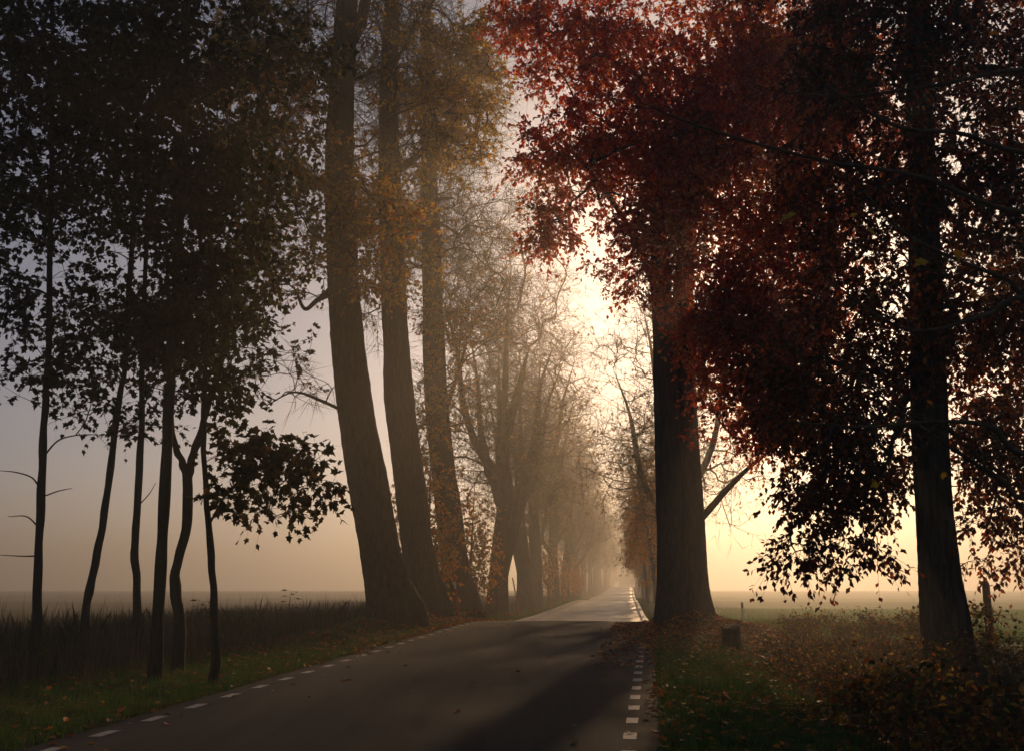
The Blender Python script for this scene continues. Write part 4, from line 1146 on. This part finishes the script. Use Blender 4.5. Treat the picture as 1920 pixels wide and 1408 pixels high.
def lathe_box(name, profile, sides, mat, smooth=False):
    """profile rows (r, z)"""
    a = np.arange(sides) * 2 * math.pi / sides
    V = np.array([[r * np.cos(a), r * np.sin(a), np.full(sides, z)] for r, z in profile]).transpose(0, 2, 1)
    k = len(profile)
    idx = np.arange(k * sides).reshape(k, sides); nx = np.roll(idx, -1, 1)
    f = np.stack([idx[:-1], nx[:-1], nx[1:], idx[1:]], -1).reshape(-1, 4)
    return V, np.concatenate([f.ravel(), idx[-1], idx[0][::-1]]), np.concatenate([np.full(len(f), 4), [sides, sides]])
x, y = base_at(1393, 46)
root = ob('reflector_post', None, None, (x, y, g1(x, y))); tag(root, 'white marker post with a black top at the edge of the green field', 'post')
V, l, t = lathe_box('', [(.055, -.2), (.055, .62), (.05, .72)], 10, None); ob('shaft', fast_mesh('shaft', V.reshape(-1, 3), l, t, M_WHITE), root)
V, l, t = lathe_box('', [(.058, .625), (.058, .80), (.05, .88), (.02, .90)], 10, None); ob('black_top', fast_mesh('black_top', V.reshape(-1, 3), l, t, M_BLACK), root)

x, y = base_at(1372, 24.5)
root = ob('tree_stump', None, None, (x, y, g1(x, y))); tag(root, 'dark sawn tree stump beside the ditch right of the twin-stemmed beech', 'stump')
a = np.arange(20) * 2 * math.pi / 20
prof = [(.30, -.2), (.27, 0), (.22, .12), (.20, .3), (.195, .5)]
rr = np.array([p[0] for p in prof])[:, None] * (1 + .10 * np.sin(5 * a + 1) + .07 * np.sin(9 * a)) + .01 * rng.random((5, 20))
V = np.stack([rr * np.cos(a), rr * np.sin(a), np.array([p[1] for p in prof])[:, None] + np.where(np.arange(5)[:, None] == 4, .05 * np.sin(a + .5) + .02 * rng.random(20), 0)], -1)
idx = np.arange(100).reshape(5, 20); nx = np.roll(idx, -1, 1)
f = np.stack([idx[:-1], nx[:-1], nx[1:], idx[1:]], -1).reshape(-1, 4)
ob('bark', fast_mesh('bark', V.reshape(-1, 3), f, np.full(len(f), 4), M_BARK, True), root)
top = V[-1] * np.array([.97, .97, 1]) + np.array([0, 0, .004]); top = np.vstack([top, top.mean(0) + [0, 0, .01]])
ob('cut_face', fast_mesh('cut_face', top, np.array([[i, (i + 1) % 20, 20] for i in range(20)]), np.full(20, 3), M_WOOD), root)

x, y = base_at(1860, 22)
root = ob('fence_post', None, None, (x, y, g1(x, y))); tag(root, 'weathered wooden fence post right of the dark beech trunk', 'post')
V, l, t = lathe_box('', [(.085, -.2), (.08, .5), (.078, 1.42), (.06, 1.5), (.01, 1.53)], 12, None)
V = V + .006 * rng.normal(size=V.shape); ob('shaft', fast_mesh('shaft', V.reshape(-1, 3), l, t, M_WOOD, True), root)
for zz in (.55, 1.15):
    g = Geo(); tt = np.linspace(0, 6.28, 14); g.tubes(np.stack([.086 * np.cos(tt), .086 * np.sin(tt), zz + 0 * tt], -1)[None], np.full((1, 14), .004), 5)
    ob('wire_loop', g.mesh('wire_loop', M_BLACK, True), root)

def heap(px, Y, w, h, label):
    x, y = base_at(px, Y)
    root = ob('earth_heap', None, None, (x, y, g1(x, y))); tag(root, label, 'mound', 'dark heaps at the feet of the left row')
    u = np.linspace(0, 1, 12); a = np.linspace(0, 2 * math.pi, 28, endpoint=False)
    U, A = np.meshgrid(u, a, indexing='ij')
    n_ = .14 * np.sin(5 * A + 6 * U) + .1 * np.sin(9 * A - 8 * U + 1) + .12 * rng.random(U.shape)
    rad = w * U * (1 + n_ * .6)
    Z = h * (1 - U ** 2) * (1 + n_) - .15 * U
    V = np.stack([rad * np.cos(A), rad * .8 * np.sin(A), Z], -1)
    idx = np.arange(U.size).reshape(U.shape); nx = np.roll(idx, -1, 1)
    f = np.stack([idx[:-1], idx[1:], nx[1:], nx[:-1]], -1).reshape(-1, 4)
    ob('soil', fast_mesh('soil', V.reshape(-1, 3), f, np.full(len(f), 4), M_EARTH, True), root)
    n = 160; aa = rng.random(n) * 6.28; uu = rng.random(n) ** .6
    g = Geo(); pos = np.stack([w * uu * np.cos(aa), w * .8 * uu * np.sin(aa), h * (1 - uu ** 2) * 1.06 + .03], -1)
    g.leaves(OVAL, pos, np.stack([np.cos(aa * 7), np.sin(aa * 7), 0 * aa], -1), np.array([0, 0, 1.]) + rng.normal(size=(n, 3)) * .4, .1 + .04 * rng.random(n), palette(n, LIT, None, .3))
    ob('leaves', g.mesh('leaves', M_LITTER), root)
heap(832, 39, .75, .42, 'dark root heap strewn with leaves left of the tall red pole')
heap(893, 42, .7, .40, 'dark earth heap right of the tall red pole')
heap(950, 54, .6, .25, 'small dark heap at the foot of the fourth tree in the left row')

# ------------------------------------------------------------------ far woodland across the fields and at the end of the road
g = Geo(); gt = Geo()
n = 160
az = np.radians(3.2 + 5.6 * rng.random(n)); dist = 430 + 200 * rng.random(n)
ctr = np.stack([np.sin(az) * dist, np.cos(az) * dist, 0 * az], -1)
keepc = (np.abs(ctr[:, 0] - xroad(ctr[:, 1])) > 5) | (ctr[:, 1] > 560)
ctr = ctr[keepc]; ctr[:, 2] = ground(ctr[:, 0], ctr[:, 1])
for c in ctr:
    H = 11 + 7 * random.random(); m = 130
    d = unit(rng.normal(size=(m, 3))) * (rng.random((m, 1)) ** .4) * np.array([3.5, 3.5, H * .42])
    pos = c + np.array([0, 0, H * .56]) + d
    g.leaves(RHOMB, pos, rng.normal(size=(m, 3)), rng.normal(size=(m, 3)), 1.0 + 1.2 * rng.random(m), palette(m, [(.04, .04, .02), (.08, .06, .03), (.12, .07, .03)], None, .3))
    P = np.array([[c, c + [0, 0, H * .4], c + [.3, 0, H * .9]]]); gt.tubes(P, np.array([[.3, .22, .05]]), 5)
w = ob('woodland', None); tag(w, 'distant woodland dissolving in the mist at the end of the road', 'woodland', kind='stuff')
ob('foliage', g.mesh('foliage', M_LEAF), w); ob('trunks', gt.mesh('trunks', M_TWIG), w)

# ------------------------------------------------------------------ haze
me = bpy.data.meshes.new('haze')
x0, x1, y0, y1, z0, z1 = -1150, 1150, -90, 1000, -2.6, 36
vv = [(a, b, c) for c in (z0, z1) for a, b in ((x0, y0), (x1, y0), (x1, y1), (x0, y1))]
me.from_pydata(vv, [], [(3, 2, 1, 0), (4, 5, 6, 7), (0, 1, 5, 4), (1, 2, 6, 5), (2, 3, 7, 6), (3, 0, 4, 7)])
hz = ob('haze', me); tag(hz, 'pale morning mist filling the whole avenue and the fields', 'mist', kind='stuff')
m, nt, out = mat_new('mist')
pv = N(nt, 'ShaderNodeVolumePrincipled')
pv.inputs['Color'].default_value = (0.94, 0.90, 0.82, 1)
pv.inputs['Density'].default_value = HAZE_DENSITY
pv.inputs['Anisotropy'].default_value = HAZE_G
nt.links.new(pv.outputs[0], out.inputs['Volume'])
me.materials.append(m)
tt = 0
for m_ in bpy.data.meshes:
    a_ = np.zeros(len(m_.polygons), np.int32); m_.polygons.foreach_get('loop_total', a_); tt += int((a_ - 2).sum())
print('TRIS', tt, 'objects', len(bpy.data.objects), 'time', time.time() - T0)
